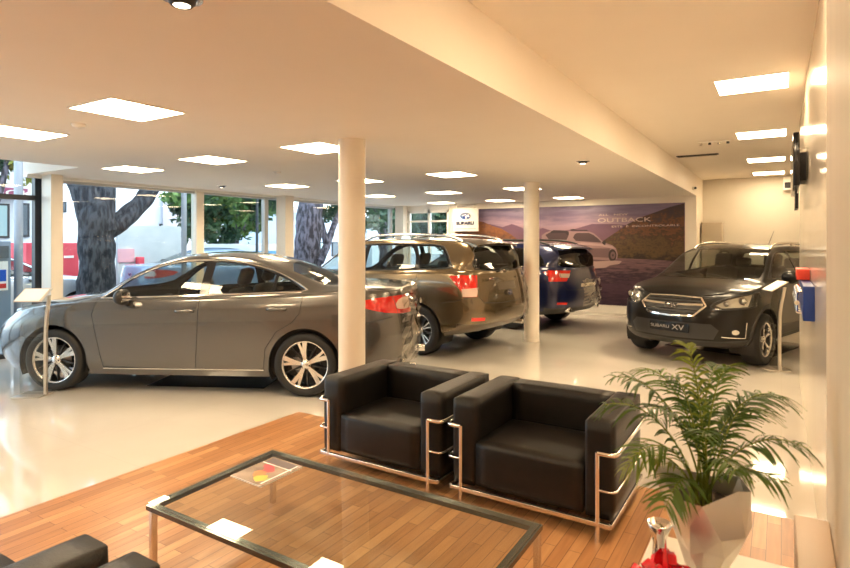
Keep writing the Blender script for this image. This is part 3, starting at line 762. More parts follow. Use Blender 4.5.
        place_letters(root, 'SUBARU', .055, (-.975, .42, 1.10), '-x', M['chrome'], 'badge_letters', 1.3); place_letters(root, 'AWD', .045, (-.975, -.45, 1.10), '-x', M['chrome'], 'badge_letters', 1.3)
        mb = MB(); mb.tube([(-.92, .16, 1.215), (-.90, .02, 1.24), (-.88, -.16, 1.25)], .009, 6); mb.sphere((-.925, .18, 1.21), .028); mb.build('wiper', M['black'], root)
        mb = MB(); mb.tube([(-.96, -.5, .40), (-.80, -.5, .40)], .035, 12); mb.build('exhaust', M['chrome'], root)
        wrap_film(root, B, lambda c: c.x < -.72 and c.y < -.52 and .45 < c.z < 1.25, 5, amp=.03)
    sp['extra'] = extra
    return sp
def roof_rail(root, pts, y, feet=(), m=None, r=.020):
    mb = MB(); P = catmull([Vector((x, y, z)) for x, z in pts], 5)
    mb.tube(P, [r * .8] + [r] * (len(P) - 2) + [r * .8], 8)
    for fx in feet:
        z = min(P, key=lambda p: abs(p.x - fx)).z; mb.prism([(fx - .10, z - .07), (fx + .10, z - .07), (fx + .05, z), (fx - .05, z)], y - .014, y + .014, 'y')
    mb.build('roof_rail', m or M['satin'], root)
def spoiler(root, m, x0, z0, x1, z1, hw):
    mb = MB(); n = 12; vs = []
    for i in range(n + 1):
        y = -hw + 2 * hw * i / n; k = abs(y / hw); dx = -.02 * k * k + .05 * k ** 6; dz = -.035 * k ** 2
        for (x, z) in ((x0, z0 + .03), (x0 - (x0 - x1) * .5, z0 + .024), (x1 + dx, z1 + .008), (x1 + dx + .004, z1 - .016), (x0 - .1, z0 - .03)): vs.append((x, y, z + dz))
    mb.add(vs, [(i * 5 + j, i * 5 + (j + 1) % 5, i * 5 + 5 + (j + 1) % 5, i * 5 + 5 + j) for i in range(n) for j in range(5)] + [(0, 1, 2, 3, 4), tuple(n * 5 + j for j in (4, 3, 2, 1, 0))], 0, True)
    mb.build('roof_spoiler', m, root, auto=.6)

def outback_spec():
    WB = 2.745
    belt = [(-1.05, 1.13), (-.3, 1.13), (.36, 1.10), (1.2, 1.06), (2.2, 1.01), (2.75, .96), (3.1, .90), (3.4, .83), (3.6, .77)]
    rows = suv_spec(WB, .95, 1.08, .35, [(.36, .27, .26, .28), (.46, .36, .36, .38), (.63, .58, .56, .56), (.82, .80, .76, .70), (.99, .96, .90, .76)], belt, None, None, None, None, .91)
    dl = smoothpoly([(2.25, 1.05), (2.0, 1.20), (1.72, 1.36), (1.45, 1.455), (1.0, 1.50), (.30, 1.505), (-.25, 1.475), (-.50, 1.40), (-.66, 1.22), (-.60, 1.165), (.36, 1.13), (1.2, 1.09)], 3, sharp=(0,))
    def side(c, n): return c.z > 1.0 and n.y > .25
    blow = lambda c, n: c.z < 1.2 and n.y > .2
    fdoor = [(2.25, 1.03), (2.28, .9), (2.2, .34), (1.18, .34), (1.15, 1.065)]
    rdoor = [(1.15, 1.065), (1.18, .34), (.46, .34), (.44, .55), (.32, .72), (.12, .84), (.06, .98), (.05, 1.115)]
    sp = dict(WB=WB, wr=.352, ar=.405, rim=.232, tw=.225, wy=.785, wyo=.895, wheel='suv', floor=.27, ub=-.35,
        paint=M['navy_paint'], loops=loopspec(rows, (.80, 2.5, .45, 2.9)), glass='darkglass',
        wprof=[(-1.1, .97), (-.5, .99), (.5, 1), (2, 1), (2.9, .985), (3.6, .97)],
        zr=[(3.6, .77), (3.3, .88), (2.9, .97), (2.64, 1.0), (2.40, 1.04), (2.25, 1.10), (2.0, 1.235), (1.72, 1.395), (1.45, 1.495), (1.15, 1.55), (.7, 1.57), (.2, 1.57), (-.3, 1.555), (-.62, 1.53), (-.76, 1.47), (-.86, 1.36), (-.94, 1.22), (-.99, 1.13)],
        yr=[(3.3, .60), (2.6, .70), (2.3, .75), (2.1, .72), (1.7, .66), (1.4, .63), (1.0, .62), (.2, .62), (-.5, .62), (-.8, .66), (-.95, .72)],
        e=[(3.5, 0), (3.2, .03), (2.5, .03), (2.2, .0), (1.95, .0), (1.6, .02), (1.3, .035), (.8, .04), (0, .04), (-.5, .03), (-.7, .015), (-.85, 0), (-.99, 0)],
        bow=[(3.3, 0), (2.7, .10), (2.3, .20), (1.8, .14), (1.2, .04), (.8, 0), (0, 0), (-.5, -.04), (-.8, -.05), (-.9, -.03)],
        cuts=[('door#1', 'y', fdoor, blow), ('door#2', 'y', rdoor, blow), ('pillar_trim', 'y', dl, side),
            ('windowf', 'y', smoothpoly([(1.18, 1.11), (2.08, 1.065), (2.12, 1.10), (1.72, 1.335), (1.45, 1.43), (1.18, 1.47)], 3, sharp=(0, 1, 2, 5)), side),
            ('windowr', 'y', smoothpoly([(1.08, 1.115), (1.08, 1.474), (.60, 1.48), (.25, 1.475), (.13, 1.33), (.10, 1.155)], 3, sharp=(0, 1, 3, 5)), side),
            ('windowq', 'y', smoothpoly([(.02, 1.16), (.06, 1.33), (.15, 1.47), (-.25, 1.45), (-.47, 1.385), (-.62, 1.22), (-.58, 1.18)], 3, sharp=(0, 2)), side),
            ('windshield', 'z', [(2.64, -.01), (2.60, .3), (2.48, .54), (2.34, .68), (2.12, .68), (1.9, .64), (1.72, .62), (1.52, .59), (1.60, .3), (1.63, -.01)], lambda c, n: c.z > 1.0 and n.z > .2),
            ('taillight', 'x', smoothpoly([(.44, 1.095), (1.0, 1.11), (1.0, .91), (.60, .91)], 2, sharp=(0, 1, 2, 3)), lambda c, n: n.x < -.35 and c.x < 0),
            ('taillight', 'y', [(-.66, 1.075), (-.84, .945), (-1.0, .93), (-1.15, .93), (-1.15, 1.11), (-.95, 1.11)], lambda c, n: n.x >= -.35 and n.y > .1 and c.x < 0),
            ('reverse_lamp', 'x', [(.47, 1.04), (.72, 1.05), (.72, .98), (.53, .97)], lambda c, n: n.x < -.2 and c.x < 0),
            ('rear_window', 'x', smoothpoly([(-.01, 1.475), (.50, 1.465), (.60, 1.41), (.69, 1.25), (.66, 1.175), (.40, 1.15), (-.01, 1.14)], 3, sharp=(0, 6)), lambda c, n: n.x < -.1 and c.z > 1.08 and c.x < 0),
            ('reflector', 'x', [(.62, .50), (.80, .505), (.80, .545), (.62, .54)], lambda c, n: n.x < -.2 and c.x < 0),
            ('bumper', 'x', [(-.01, .2), (1.0, .2), (1.0, .44), (.6, .44), (-.01, .42)], lambda c, n: c.x < -.3 and n.x < -.1),
            ('headlight', 'y', smoothpoly([(3.05, .88), (3.15, .77), (3.55, .70), (3.6, .80), (3.3, .87)], 3), lambda c, n: c.x > 2.6 and n.y > .05),
            ('grille', 'x', [(-.01, .60), (.40, .60), (.5, .68), (.45, .78), (-.01, .79)], fr)],
        mats=dict(pillar_trim=M['gloss_black'], windshield=M['carglass'], rear_window=M['darkglass'], headlight=M['lensbright'], taillight=M['red'], reverse_lamp=M['redclear'], reflector=M['red'], bumper=M['black'], grille=M['black']),
        lines=[('panel_gap', M['black'], [('y', fdoor, .008, .0015, False), ('y', rdoor[2:], .008, .0015, False),
                    ('-x', [(.70, 1.12), (.70, 1.0), (.69, .86), (.62, .76), (.3, .745), (0, .74)], .009, .0015, False)]),
               ('window_trim', M['chrome'], [('y', [(2.2, 1.055), (1.2, 1.095), (.36, 1.135), (-.58, 1.165)], .016, .005, False)]),
               ('side_cladding', M['black'], [('y', [(2.25, .40), (.5, .40)], .16, .012, False), ('y', circ(0, .352, .425)[-12:] + circ(0, .352, .425)[:13], .05, .01, False), ('y', circ(WB, .352, .425)[-12:] + circ(WB, .352, .425)[:13], .05, .01, False)])],
        int=(1.28, .38, .34, .80, 1.98, 1.45))
    def extra(root, B, sp):
        mirror_parts(root, 2.1, 1.10, .99, M['navy_paint'])
        for sg in (1, -1):
            handle(sp['objs'][('door#1', sg)], B, 1.35, .93, M['navy_paint'], sg); handle(sp['objs'][('door#2', sg)], B, .32, .96, M['navy_paint'], sg)
        for q in (1, -1): roof_rail(root, [(1.35, 1.555), (1.2, 1.60), (1.0, 1.625), (.4, 1.64), (-.2, 1.625), (-.48, 1.59), (-.62, 1.545)], .56 * q, (.45,), M['black'])
        spoiler(root, M['navy_paint'], -.60, 1.54, -.93, 1.50, .60)
        oval_emblem(root, (-1.07, 0, .90), '-x', .14, .075)
        mb = MB(); mb.box(-1.10, -1.07, -.28, .28, .80, .86); mb.build('plate_recess_trim', M['chrome'], root)
        mb = MB(); mb.tube([(-.99, .12, 1.155), (-.965, -.25, 1.20)], .009, 6); mb.sphere((-.99, .14, 1.15), .025); mb.build('wiper', M['black'], root)
        mb = MB()
        for q in (-.55, .55): mb.lathe([(.035, 0), (.045, 0), (.045, .12), (.035, .12)], 'x', 20, 0, (-1.03, q, .40))
        mb.build('exhaust', M['chrome'], root)
        wrap_film(root, B, lambda c: c.x < -.80 and c.y < .1 and .45 < c.z < .92, 8, amp=.03)
    sp['extra'] = extra
    return sp

def xv_spec():
    WB = 2.635; xf = .86
    belt = [(-1.0, 1.16), (-.3, 1.155), (.36, 1.125), (1.2, 1.09), (2.1, 1.05), (2.55, 1.02), (2.9, .98), (3.15, .935), (3.35, .90)]
    rows = suv_spec(WB, xf, .90, .34, [(.36, .29, .28, .27), (.46, .38, .36, .36), (.66, .60, .58, .56), (.84, .80, .76, .72), (1.0, .97, .90, .80)], belt, None, None, None, None, .885)
    dl = smoothpoly([(2.24, 1.10), (2.0, 1.235), (1.72, 1.40), (1.45, 1.47), (1.0, 1.50), (.30, 1.48), (-.15, 1.44), (-.42, 1.35), (-.56, 1.25), (-.46, 1.195), (.36, 1.155), (1.2, 1.12)], 3, sharp=(0,))
    def side(c, n): return c.z > 1.0 and n.y > .25
    blow = lambda c, n: c.z < 1.2 and n.y > .2
    fdoor = [(2.22, 1.06), (2.26, .9), (2.16, .36), (1.16, .36), (1.13, 1.09)]
    rdoor = [(1.13, 1.09), (1.16, .36), (.46, .36), (.44, .55), (.32, .72), (.12, .84), (.06, .98), (.05, 1.14)]
    gr = [(-.01, .895), (.345, .885), (.425, .79), (.30, .665), (-.01, .65)]
    hl = smoothpoly([(.47, .80), (.56, .755), (.80, .775), (.95, .84), (1.0, .95), (.93, .985), (.80, .955), (.58, .885)], 3)
    sp = dict(WB=WB, wr=.34, ar=.40, rim=.225, tw=.225, wy=.77, wyo=.87, wheel='xv', floor=.25, ub=-.75,
        paint=M['black_paint'], loops=loopspec(rows, (.72, 2.55, .42, 2.9)), glass='carglass',
        wprof=[(-1.1, .97), (-.5, .99), (.5, 1), (2, 1), (2.9, .985), (3.6, .975)],
        zr=[(3.35, .90), (3.15, .975), (2.9, 1.02), (2.64, 1.045), (2.42, 1.07), (2.25, 1.13), (2.0, 1.27), (1.72, 1.43), (1.45, 1.50), (1.15, 1.535), (.7, 1.54), (.2, 1.525), (-.3, 1.49), (-.55, 1.45), (-.68, 1.37), (-.76, 1.27), (-.815, 1.16)],
        yr=[(3.3, .55), (2.6, .66), (2.3, .73), (2.1, .70), (1.7, .635), (1.4, .605), (1.0, .595), (.2, .60), (-.5, .62), (-.8, .68)],
        e=[(3.35, .0), (3.1, .04), (2.5, .045), (2.25, .0), (1.95, .0), (1.6, .02), (1.3, .035), (.8, .04), (0, .04), (-.5, .03), (-.7, .0)],
        bow=[(3.2, 0), (2.7, .10), (2.3, .20), (1.8, .14), (1.2, .04), (.8, 0), (0, 0), (-.5, -.04), (-.8, -.03)],
        cuts=[('door#1', 'y', fdoor, blow), ('door#2', 'y', rdoor, blow), ('pillar_trim', 'y', dl, side),
            ('windowf', 'y', smoothpoly([(1.16, 1.14), (2.02, 1.11), (2.08, 1.15), (1.72, 1.375), (1.45, 1.445), (1.16, 1.47)], 3, sharp=(0, 1, 2, 5)), side),
            ('windowr', 'y', smoothpoly([(1.06, 1.145), (1.06, 1.472), (.60, 1.468), (.25, 1.455), (.13, 1.33), (.10, 1.185)], 3, sharp=(0, 1, 3, 5)), side),
            ('windowq', 'y', smoothpoly([(.02, 1.19), (.08, 1.42), (-.15, 1.41), (-.40, 1.325), (-.50, 1.25), (-.42, 1.22)], 3, sharp=(0, 1)), side),
            ('windshield', 'z', [(2.60, -.01), (2.56, .3), (2.44, .54), (2.30, .68), (2.12, .675), (1.9, .63), (1.72, .60), (1.50, .575), (1.58, .3), (1.61, -.01)], lambda c, n: c.z > 1.0 and n.z > .2),
            ('headlight', 'x', hl, fr), ('headlight', 'y', smoothpoly([(2.86, .975), (3.02, .84), (3.3, .78), (3.5, .78), (3.5, .93), (3.1, .99)], 3), lambda c, n: c.x > 2.7 and n.x <= .15 and n.y > .2),
            ('grille', 'x', gr, fr), ('lower_grille', 'x', [(-.01, .575), (.50, .575), (.58, .50), (.52, .38), (-.01, .37)], fr),
            ('bumper', 'x', [(-.01, .2), (1.0, .2), (1.0, .40), (.60, .36), (-.01, .345)], fr),
            ('fog_light', 'x', circ(.73, .48, .031, 20), fr),
            ('taillight', 'x', [(.56, 1.10), (1.0, 1.10), (1.0, .90), (.66, .90)], rr),
            ('rear_window', 'x', smoothpoly([(-.01, 1.41), (.50, 1.40), (.60, 1.34), (.66, 1.22), (.40, 1.18), (-.01, 1.17)], 3, sharp=(0, 5)), lambda c, n: n.x < -.1 and c.z > 1.1 and c.x < 0)],
        mats=dict(pillar_trim=M['gloss_black'], windshield=M['carglass'], rear_window=M['carglass'], headlight=M['lensclear'], taillight=M['red'], bumper=M['black'], grille=M['black'], lower_grille=M['black'], fog_light=M['lensbright']),
        lines=[('panel_gap', M['black'], [('y', fdoor, .008, .0015, False), ('y', rdoor[2:], .008, .0015, False), ('z', [(2.40, .78), (2.8, .76), (3.1, .66), (3.3, .45), (3.36, .2), (3.365, 0)], .008, .0015, False)]),
               ('grille_trim', M['chrome'], [('x', [(0, .895), (.345, .885), (.425, .79), (.30, .665), (0, .65)], .030, .014, False)]),
               ('window_trim', M['black'], [('y', dl, .016, .004, True)]),
               ('headlight_trim', M['black'], [('x', hl, .012, .004, True)]),
               ('side_cladding', M['black'], [('y', [(2.22, .42), (.45, .42)], .14, .012, False), ('y', circ(0, .34, .425)[-12:] + circ(0, .34, .425)[:13], .05, .010, False), ('y', circ(WB, .34, .425)[-12:] + circ(WB, .34, .425)[:13], .05, .010, False)]),
               ('fog_light_trim', M['chrome'], [('x', [(.60, .42), (.80, .405), (.815, .60)], .014, .006, False)])],
        int=(1.25, .35, .36, .78, 1.95, 1.45))
    def extra(root, B, sp):
        mirror_parts(root, 1.98, 1.13, .96, M['black_paint'], sides=(1,))
        for sg in (1, -1):
            handle(sp['objs'][('door#1', sg)], B, 1.33, .95, M['black_paint'], sg); handle(sp['objs'][('door#2', sg)], B, .30, .98, M['black_paint'], sg)
        for q in (1, -1): roof_rail(root, [(1.50, 1.50), (1.35, 1.555), (1.1, 1.585), (.5, 1.59), (-.1, 1.565), (-.38, 1.51), (-.50, 1.455)], .55 * q, (.5,), M['satin'])
        g = B.ray('x', 0, .78); gx = g[0].x
        for z, h in ((.775, .030),):
            mb = MB(); 
            for q in (1, -1):
                tr = [r for r in (B.ray('x', .085 + (.39 - .085) * k / 10, z + .012 + .012 * k / 10) for k in range(11)) if r]; ribbon(mb, tr, .042, .022, flip=q < 0)
            mb.build('grille_bar', M['chrome'], root)
        mb = MB()
        for z in (.70, .735, .83, .865):
            tr = [r for r in (B.ray('x', .36 * k / 10, z) for k in range(11)) if r]; ribbon(mb, tr, .010, .006); ribbon(mb, tr, .010, .006, flip=True)
        mb.build('grille_mesh', M['gloss_black'], root)
        oval_emblem(root, (gx + .012, 0, .785), '+x', .165, .088, 'emblem_dark')
        p = B.ray('x', .0, .50)[0]
        mb = MB(); mb.box(p.x + .004, p.x + .016, -.26, .26, .445, .555); mb.build('number_plate', M['gloss_black'], root)
        place_letters(root, 'SUBARU', .055, (p.x + .017, -.12, .50), '+x', M['plate_grey'], 'plate_letters', 1.25, .003); place_letters(root, 'XV', .095, (p.x + .017, .12, .50), '+x', M['plate_grey'], 'plate_letters', 1.3, .003)
        # inside the headlamps
        for q in (1, -1):
            mb = MB()
            for (yy, zz, rr_) in ((.76, .865, .052), (.62, .83, .038)):
                h = B.ray('x', yy, zz)[0]; mb.lathe([(rr_ * .3, -.05), (rr_ * .8, -.03), (rr_, .0)], 'x', 20, 0, (h.x - .03, yy * q, zz)); mb.sphere((h.x - .045, yy * q, zz), rr_ * .55, 1)
            bk = [B.ray('x', yy, zz) for yy, zz in ((.50, .80), (.58, .77), (.80, .79), (.93, .85), (.90, .95), (.80, .94), (.60, .87))]
            bk = [b[0] for b in bk if b]
            mb.add([(b.x - .07, b.y * q, b.z) for b in bk], [tuple(range(len(bk)))], 2)
            mb.build('headlight_reflector', [M['chrome'], M['lensbright'], M['lensbright']], root, recalc=False)
        mb = MB(); mb.tube([(-.15, .0, 1.56), (-.42, 0, 1.80)], [.006, .003], 6); mb.build('antenna', M['black'], root)
        mb = MB(); mb.tube([(2.45, .45, 1.075), (2.30, .1, 1.14), (2.27, -.12, 1.145)], .008, 6); mb.tube([(2.50, -.05, 1.09), (2.34, -.35, 1.12), (2.26, -.5, 1.135)], .008, 6); mb.build('wiper', M['black'], root)
    sp['extra'] = extra
    return sp
ONLY = None
EXPO = 0.9
SKY = 3.1
M['grey_paint'] = paint('grey_metallic_paint', (.130, .126, .124), .75, .24)
M['bronze_paint'] = paint('bronze_metallic_paint', (.155, .112, .062), .75, .26)
M['dark_bronze'] = paint('dark_bronze_paint', (.13, .10, .07), .6, .35)
M['navy_paint'] = paint('navy_metallic_paint', (.006, .011, .06), .4, .30)
M['black_paint'] = paint('black_metallic_paint', (.005, .0045, .0045), .1, .3)
setp(M['black_paint'].node_tree.nodes['Principled BSDF'], coat=.35, spec=.2)
M['lensbright'] = mat('bright_lamp_lens', (.74, .72, .66), .15, metal=.35, coat=1.0)
M['emblem_dark'] = mat('emblem_dark', (.05, .045, .045), .3, coat=1.0)
M['plate_grey'] = mat('plate_grey', (.30, .28, .26), .4)
specs = {}
def unit(a, b): l = math.hypot(a, b); return (a / l, b / l)
s = sedan_spec(); s.update(O=(-4.619, 5.173), F=unit(-.891, -.453), label='grey metallic sedan parked side-on beside the front white round column'); specs['sedan_car'] = s
s = forester_spec(); s.update(O=(-4.34, 7.74), F=unit(-.996, .07), label='bronze brown sport utility car with silver roof rails, seen from behind between two columns'); specs['sport_utility_car'] = s
s = outback_spec(); s.update(O=(-4.08, 10.62), F=unit(-.98, .17), label='dark navy blue estate car, partly hidden behind the second round column'); specs['estate_car'] = s
s = xv_spec(); s.update(O=(-.231, 11.427), F=unit(-.2924, -.9563), label='black crossover car facing the seats, chrome framed grille and dark number plate'); specs['crossover_car'] = s
CARS = {}
for k, s in specs.items():
    if ONLY and k not in ONLY: continue
    CARS[k] = build_car(k, s)
# ------------------------------------------------------------------ the room
FX = -9.15      # facade line
sbox('floor', FX, 2.4, -3.2, 14.3, -.12, 0, M['tile'])
# wooden floor area laid flush, a few millimetres proud
wood = sbox('floor', -3.90, .18, -3.2, 3.97, .0005, .004, M['wood'])
# lower ceiling with the notch over the entrance, upper ceiling, the step between them
cl = MB(); cl.box(-7.63, -1.5, -3.2, 3.85, LOW, LOW + .5); cl.box(FX, -1.5, 3.85, 13.1, LOW, LOW + .5)
struct(cl.build('ceiling', M['ceil']))
sbox('ceiling', -1.5, 2.4, -3.2, 14.3, HIGH, HIGH + .08, M['ceil'])
sbox('ceiling', FX, -7.63, -3.2, 3.85, 3.0, 3.07, M['ceil'])
# walls
sbox('wall_back', -7.42, -1.5, 13.10, 13.32, 0, LOW + .5, M['wall'])
sbox('wall_side', -1.62, -1.5, 13.32, 14.2, 0, HIGH + .05, M['wall'])
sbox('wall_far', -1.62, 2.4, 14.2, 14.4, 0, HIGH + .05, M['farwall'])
sbox('wall_right_far', 2.2, 2.4, 7.9, 14.2, 0, HIGH, M['wall'])
sbox('wall_right', .18, .30, 2.0, 7.9, 0, HIGH, M['wallgloss'])
sbox('wall_jamb', .11, .52, .95, 2.0, 0, HIGH, M['jamb'])
sbox('wall_right_rear', .3, .42, -3.2, .95, 0, HIGH, M['wall'])
sbox('wall_right_return', .30, 2.4, 7.8, 7.9, 0, HIGH, M['wall'])
sbox('wall_rear', FX, .42, -3.4, -3.2, 0, HIGH + .05, M['wall'])
sbox('wall_left_notch', FX - .02, FX + .02, -3.2, 13.1, 3.0, 3.4, M['white'])
# window head over the facade
sbox('trim_1', FX, FX + .12, 3.85, 13.1, LOW - .04, LOW + .0, M['white'])
sbox('baseboard_back', -7.25, -1.5, 13.06, 13.10, 0, .17, M['white'])
sbox('baseboard_far', -1.5, 2.2, 14.17, 14.2, 0, .12, M['white'])
# round columns
for i, (x, y) in enumerate(((-3.39, 4.14), (-3.44, 8.77))):
    mb = MB(); mb.lathe([(.1245, 0), (.1245, LOW)], 'z', 48, 0, (x, y, 0)); mb.lathe([(.127, 0), (.127, .05), (.1245, .055)], 'z', 48, 0, (x, y, 0))
    o = mb.build('round_column', M['column']); tag(o, ['white round column in front of the grey sedan, the nearer of the two', 'white round column between the brown and the navy car, the farther of the two'][i], 'column', 'white round columns')
# square piers along the facade
for i, (y0, y1, lb) in enumerate(((4.03, 4.19, 'nearest the entrance, beside the dark door post'), (8.52, 8.76, 'behind the roof of the grey sedan'), (13.0 - .12, 13.09, 'in the far corner beside the back window'))):
    o = MB().box(-9.02, -8.75, y0, y1, 0, LOW).build('window_pier', M['column']); tag(o, 'cream square pier of the glass front, ' + lb, 'pier', 'piers of the glass front')
# facade glazing: panes, mullions
def pane(name, x0, x1, y0, y1, z0, z1, parent=None):
    o = MB().box(x0, x1, y0, y1, z0, z1).build(name, M['glass'], parent)
    if not parent: struct(o)
    return o
def window(n, y0, y1, muls, z1=LOW - .04, m='greymetal', mw=.05):
    w = struct(pane('window_%d' % n, FX - .006, FX + .006, y0, y1, .08, z1))
    fr = MB(); fr.box(FX - .04, FX + .04, y0, y1, 0, .08); fr.box(FX - .04, FX + .04, y0, y1, z1 - .04, z1)
    for y, ww in muls: fr.box(FX - .05, FX + .05, y - ww / 2, y + ww / 2, .0, z1)
    fr.build('window_frame', M[m], w)
    return w
window(1, 4.10, 8.50, [(4.13, .05)])
mb = MB().box(FX - .06, FX + .09, 6.62, 6.78, 0, LOW - .04); struct(mb.build('trim_2', M['column']))
window(2, 8.50, 12.95, [(8.33, .10), (10.9, .06), (12.82, .08)], m='greymetal')
# entrance: dark framed door bay
w = struct(pane('door_1', FX - .006, FX + .006, -3.2, 4.02, .05, 3.0))
fr = MB()
for y in (4.03, 2.9, 1.5, 0, -1.5): fr.box(FX - .05, FX + .05, y - .05, y + .05, 0, 3.0)
fr.box(FX - .05, FX + .05, -3.2, 4.0, 2.21, 2.28); fr.box(FX - .05, FX + .05, -3.2, 4.0, 0, .06)
fr.build('door_frame', M['darkmetal'], w)
hd = MB(); hd.tube([(FX + .09, 3.0, .9), (FX + .09, 3.0, 1.5)], .015, 10); hd.tube([(FX, 3.0, .95), (FX + .09, 3.0, .95)], .01, 8); hd.tube([(FX, 3.0, 1.45), (FX + .09, 3.0, 1.45)], .01, 8)
hd.build('door_handle', M['satin'], w)
# window in the back wall at the far left
BY = 13.12
w = MB().box(FX, -7.42, BY - .006, BY + .006, .08, LOW - .12).build('window_3', M['glass']); struct(w)
fr = MB()
for x in (-8.70, -8.05, -7.46): fr.box(x - .035, x + .035, BY - .04, BY + .04, 0, LOW - .12)
fr.box(FX, -7.42, BY - .04, BY + .04, 0, .08); fr.box(FX, -7.42, BY - .04, BY + .04, LOW - .20, LOW - .12); fr.box(FX, -7.42, BY - .035, BY + .035, 2.12, 2.17)
fr.build('window_frame', M['white'], w)
sbox('trim_3', FX, -7.42, 13.08, 13.2, LOW - .12, LOW + .3, M['white'])
# small exit sign behind the glass door on the left of the back window
# ceiling lights
PN = [('ceiling_light', x, y, LOW) for x in (-3.96, -5.6, -7.2) for y in (.1, 2.33, 4.31, 7.05, 9.66, 12.3) if not (x < -6 and y < 3.0)]  # nearest panel is added unseen behind the viewer, for more room light
PN += [('ceiling_light', -.215, y, HIGH) for y in (-.4, 2.93, 5.68, 8.43, 11.13, 13.4)]  # first one is an added panel, out of view behind the viewer
PN = [p for p in PN if p[1:3] != (-5.6, .1)]
nm = {-3.96: 'row nearest the ceiling step', -5.6: 'middle row of the lower ceiling', -7.2: 'row nearest the street windows', -.215: 'row of the higher ceiling', -2.5: 'behind the viewer', 1.25: 'side bay behind the right wall'}
order = ['first', 'second', 'third', 'fourth', 'fifth', 'sixth']
cnt = {}
proto = None
for _, x, y, z in PN:
    if (x == -3.96 or x == -5.6) and y < 1: lab = 'added unseen lit ceiling panel in the %s, behind the viewer' % nm[x]
    elif x == -2.5: lab = 'lit square ceiling panel over the near armchairs behind the viewer'
    else:
        k = cnt.get(x, 0); cnt[x] = k + 1; lab = 'lit square ceiling panel, %s from the viewer in the %s' % (order[min(k, 5)], nm[x])  # in the higher row the added unseen panel counts as first
    if proto is None:
        t = thing('ceiling_light', lab, 'ceiling light', (x, y, z), 0, 'lit ceiling panels'); proto = t
        mb = MB(); h = .278
        for a in ((-h, -h + .012, -h, h), (h - .012, h, -h, h), (-h + .012, h - .012, -h, -h + .012), (-h + .012, h - .012, h - .012, h)): mb.box(*a, -.008, .004)
        mb.build('light_frame', M['white'], t)
        MB().box(-.266, .266, -.266, .266, -.005, .002).build('diffuser', M['panel'], t)
    else:
        t = copy_tree(proto); t.location = (x, y, z); t['label'] = lab
# spot lamps, detectors, vents, camera
def spotlight(parent, loc, watts, ang, rot=(0, 0, 0)):
    l = bpy.data.lights.new('spot_beam', 'SPOT'); l.energy = watts; l.color = (1, .78, .50); l.spot_size = ang; l.spot_blend = .9; l.shadow_soft_size = .03
    o = bpy.data.objects.new('spot_beam', l); COL.objects.link(o); o.parent = parent; o.location = loc; o.rotation_euler = rot
def spot(x, y, z, lab, r=.045, on=True, watts=60):
    t = thing('spot_lamp', lab, 'spot lamp', (x, y, z), random.random() * 3, 'small ceiling spots')
    mb = MB(); mb.lathe([(.078, 0), (.076, -.006), (.058, -.008), (.052, -.002)], 'z', 28, 0); mb.build('spot_ring', M['satin'], t)
    mb = MB(); mb.lathe([(.054, -.001), (.050, -.018), (.042, -.030), (.032, -.033), (.030, -.026)], 'z', 24); mb.build('spot_head', M['black'], t)
    mb = MB(); mb.lathe([(0, -.030), (.033, -.030)], 'z', 24); mb.build('lamp', M['spotlamp'] if on else M['satin'], t)
    spotlight(t, (0, 0, -.036), watts, 2.3)
spot(-1.95, 1.36, LOW, 'small ceiling spot at the top edge of the picture'); spot(-1.98, 6.68, LOW, 'small black ceiling spot on the lower ceiling near the ceiling step', watts=100); spot(-8.15, 6.45, LOW, 'small ceiling spot in front of the street windows')
for i, (x, y) in enumerate(((-4.77, 2.40), (-5.8, 5.5))):
    mb = MB(); mb.lathe([(0, -.040), (.022, -.040), (.03, -.03), (.045, -.025), (.052, -.008), (.052, 0)], 'z', 28, 0, (x, y, LOW))
    o = mb.build('smoke_detector', M['white']); tag(o, ['white smoke detector on the lower ceiling between the two nearest left light panels', 'white smoke detector on the lower ceiling above the grey sedan'][i], 'smoke detector', 'smoke detectors')
t = thing('air_vent', 'long black slotted vent in the higher ceiling near the ceiling step', 'vent', (-1.13, 9.97, HIGH))
mb = MB(); mb.box(-.30, .30, -.055, .055, -.012, 0); mb.build('vent_housing', M['black'], t)
for k in range(3): MB().box(-.28, .28, -.040 + k * .032, -.028 + k * .032, -.020, -.012).build('slat', M['gloss_black'], t)
t = thing('spot_track', 'thin white track with small spots in the higher ceiling', 'track light', (-.78, 8.68, HIGH))
mb = MB(); mb.box(-.20, .20, -.02, .02, -.018, 0); mb.build('track', M['white'], t)
for q in (-.1, .1): spotlight(t, (q, 0, -.052), 75, 2.2)
for k in range(4): MB().lathe([(.01, -.018), (.018, -.02), (.02, -.045), (.015, -.048), (0, -.046)], 'z', 14, 0, (-.16 + k * .11, 0, 0)).build('spot_head', M['black'] if k % 2 else M['satin'], t)
t = thing('security_camera', 'small white camera on the ceiling step at the far end', 'camera', (-1.48, 12.45, LOW + .10))
mb = MB(); mb.box(-.02, .01, -.03, .03, -.03, .03); mb.box(.0, .07, -.035, .03, -.025, .025, bev=.008); mb.build('camera_body', M['white'], t)
mb = MB(); mb.lathe([(0, 0), (.022, 0), (.022, .02), (0, .02)], 'y', 16, 0, (.04, -.055, 0)); mb.build('camera_lens', M['black'], t)

# tall beige cabinet in the far corner
t = thing('tall_cabinet', 'tall beige cabinet in the far corner behind the black crossover', 'cabinet', (-1.27, 13.9, 0))
M['beige_cab'] = mat('beige_cabinet', (.42, .36, .27), .45)
mb = MB(); mb.box(-.20, .20, -.24, .25, .03, 2.02, bev=.008); mb.box(-.18, .18, -.2, .2, 0, .04); mb.build('cabinet_body', M['beige_cab'], t)
mb = MB(); mb.box(-.190, .190, -.256, -.240, .06, 1.99, bev=.003); d = mb.build('cabinet_door', M['beige_cab'], t)
MB().tube([(.15, -.275, .95), (.15, -.275, 1.12)], .007, 8).build('handle', M['satin'], d)
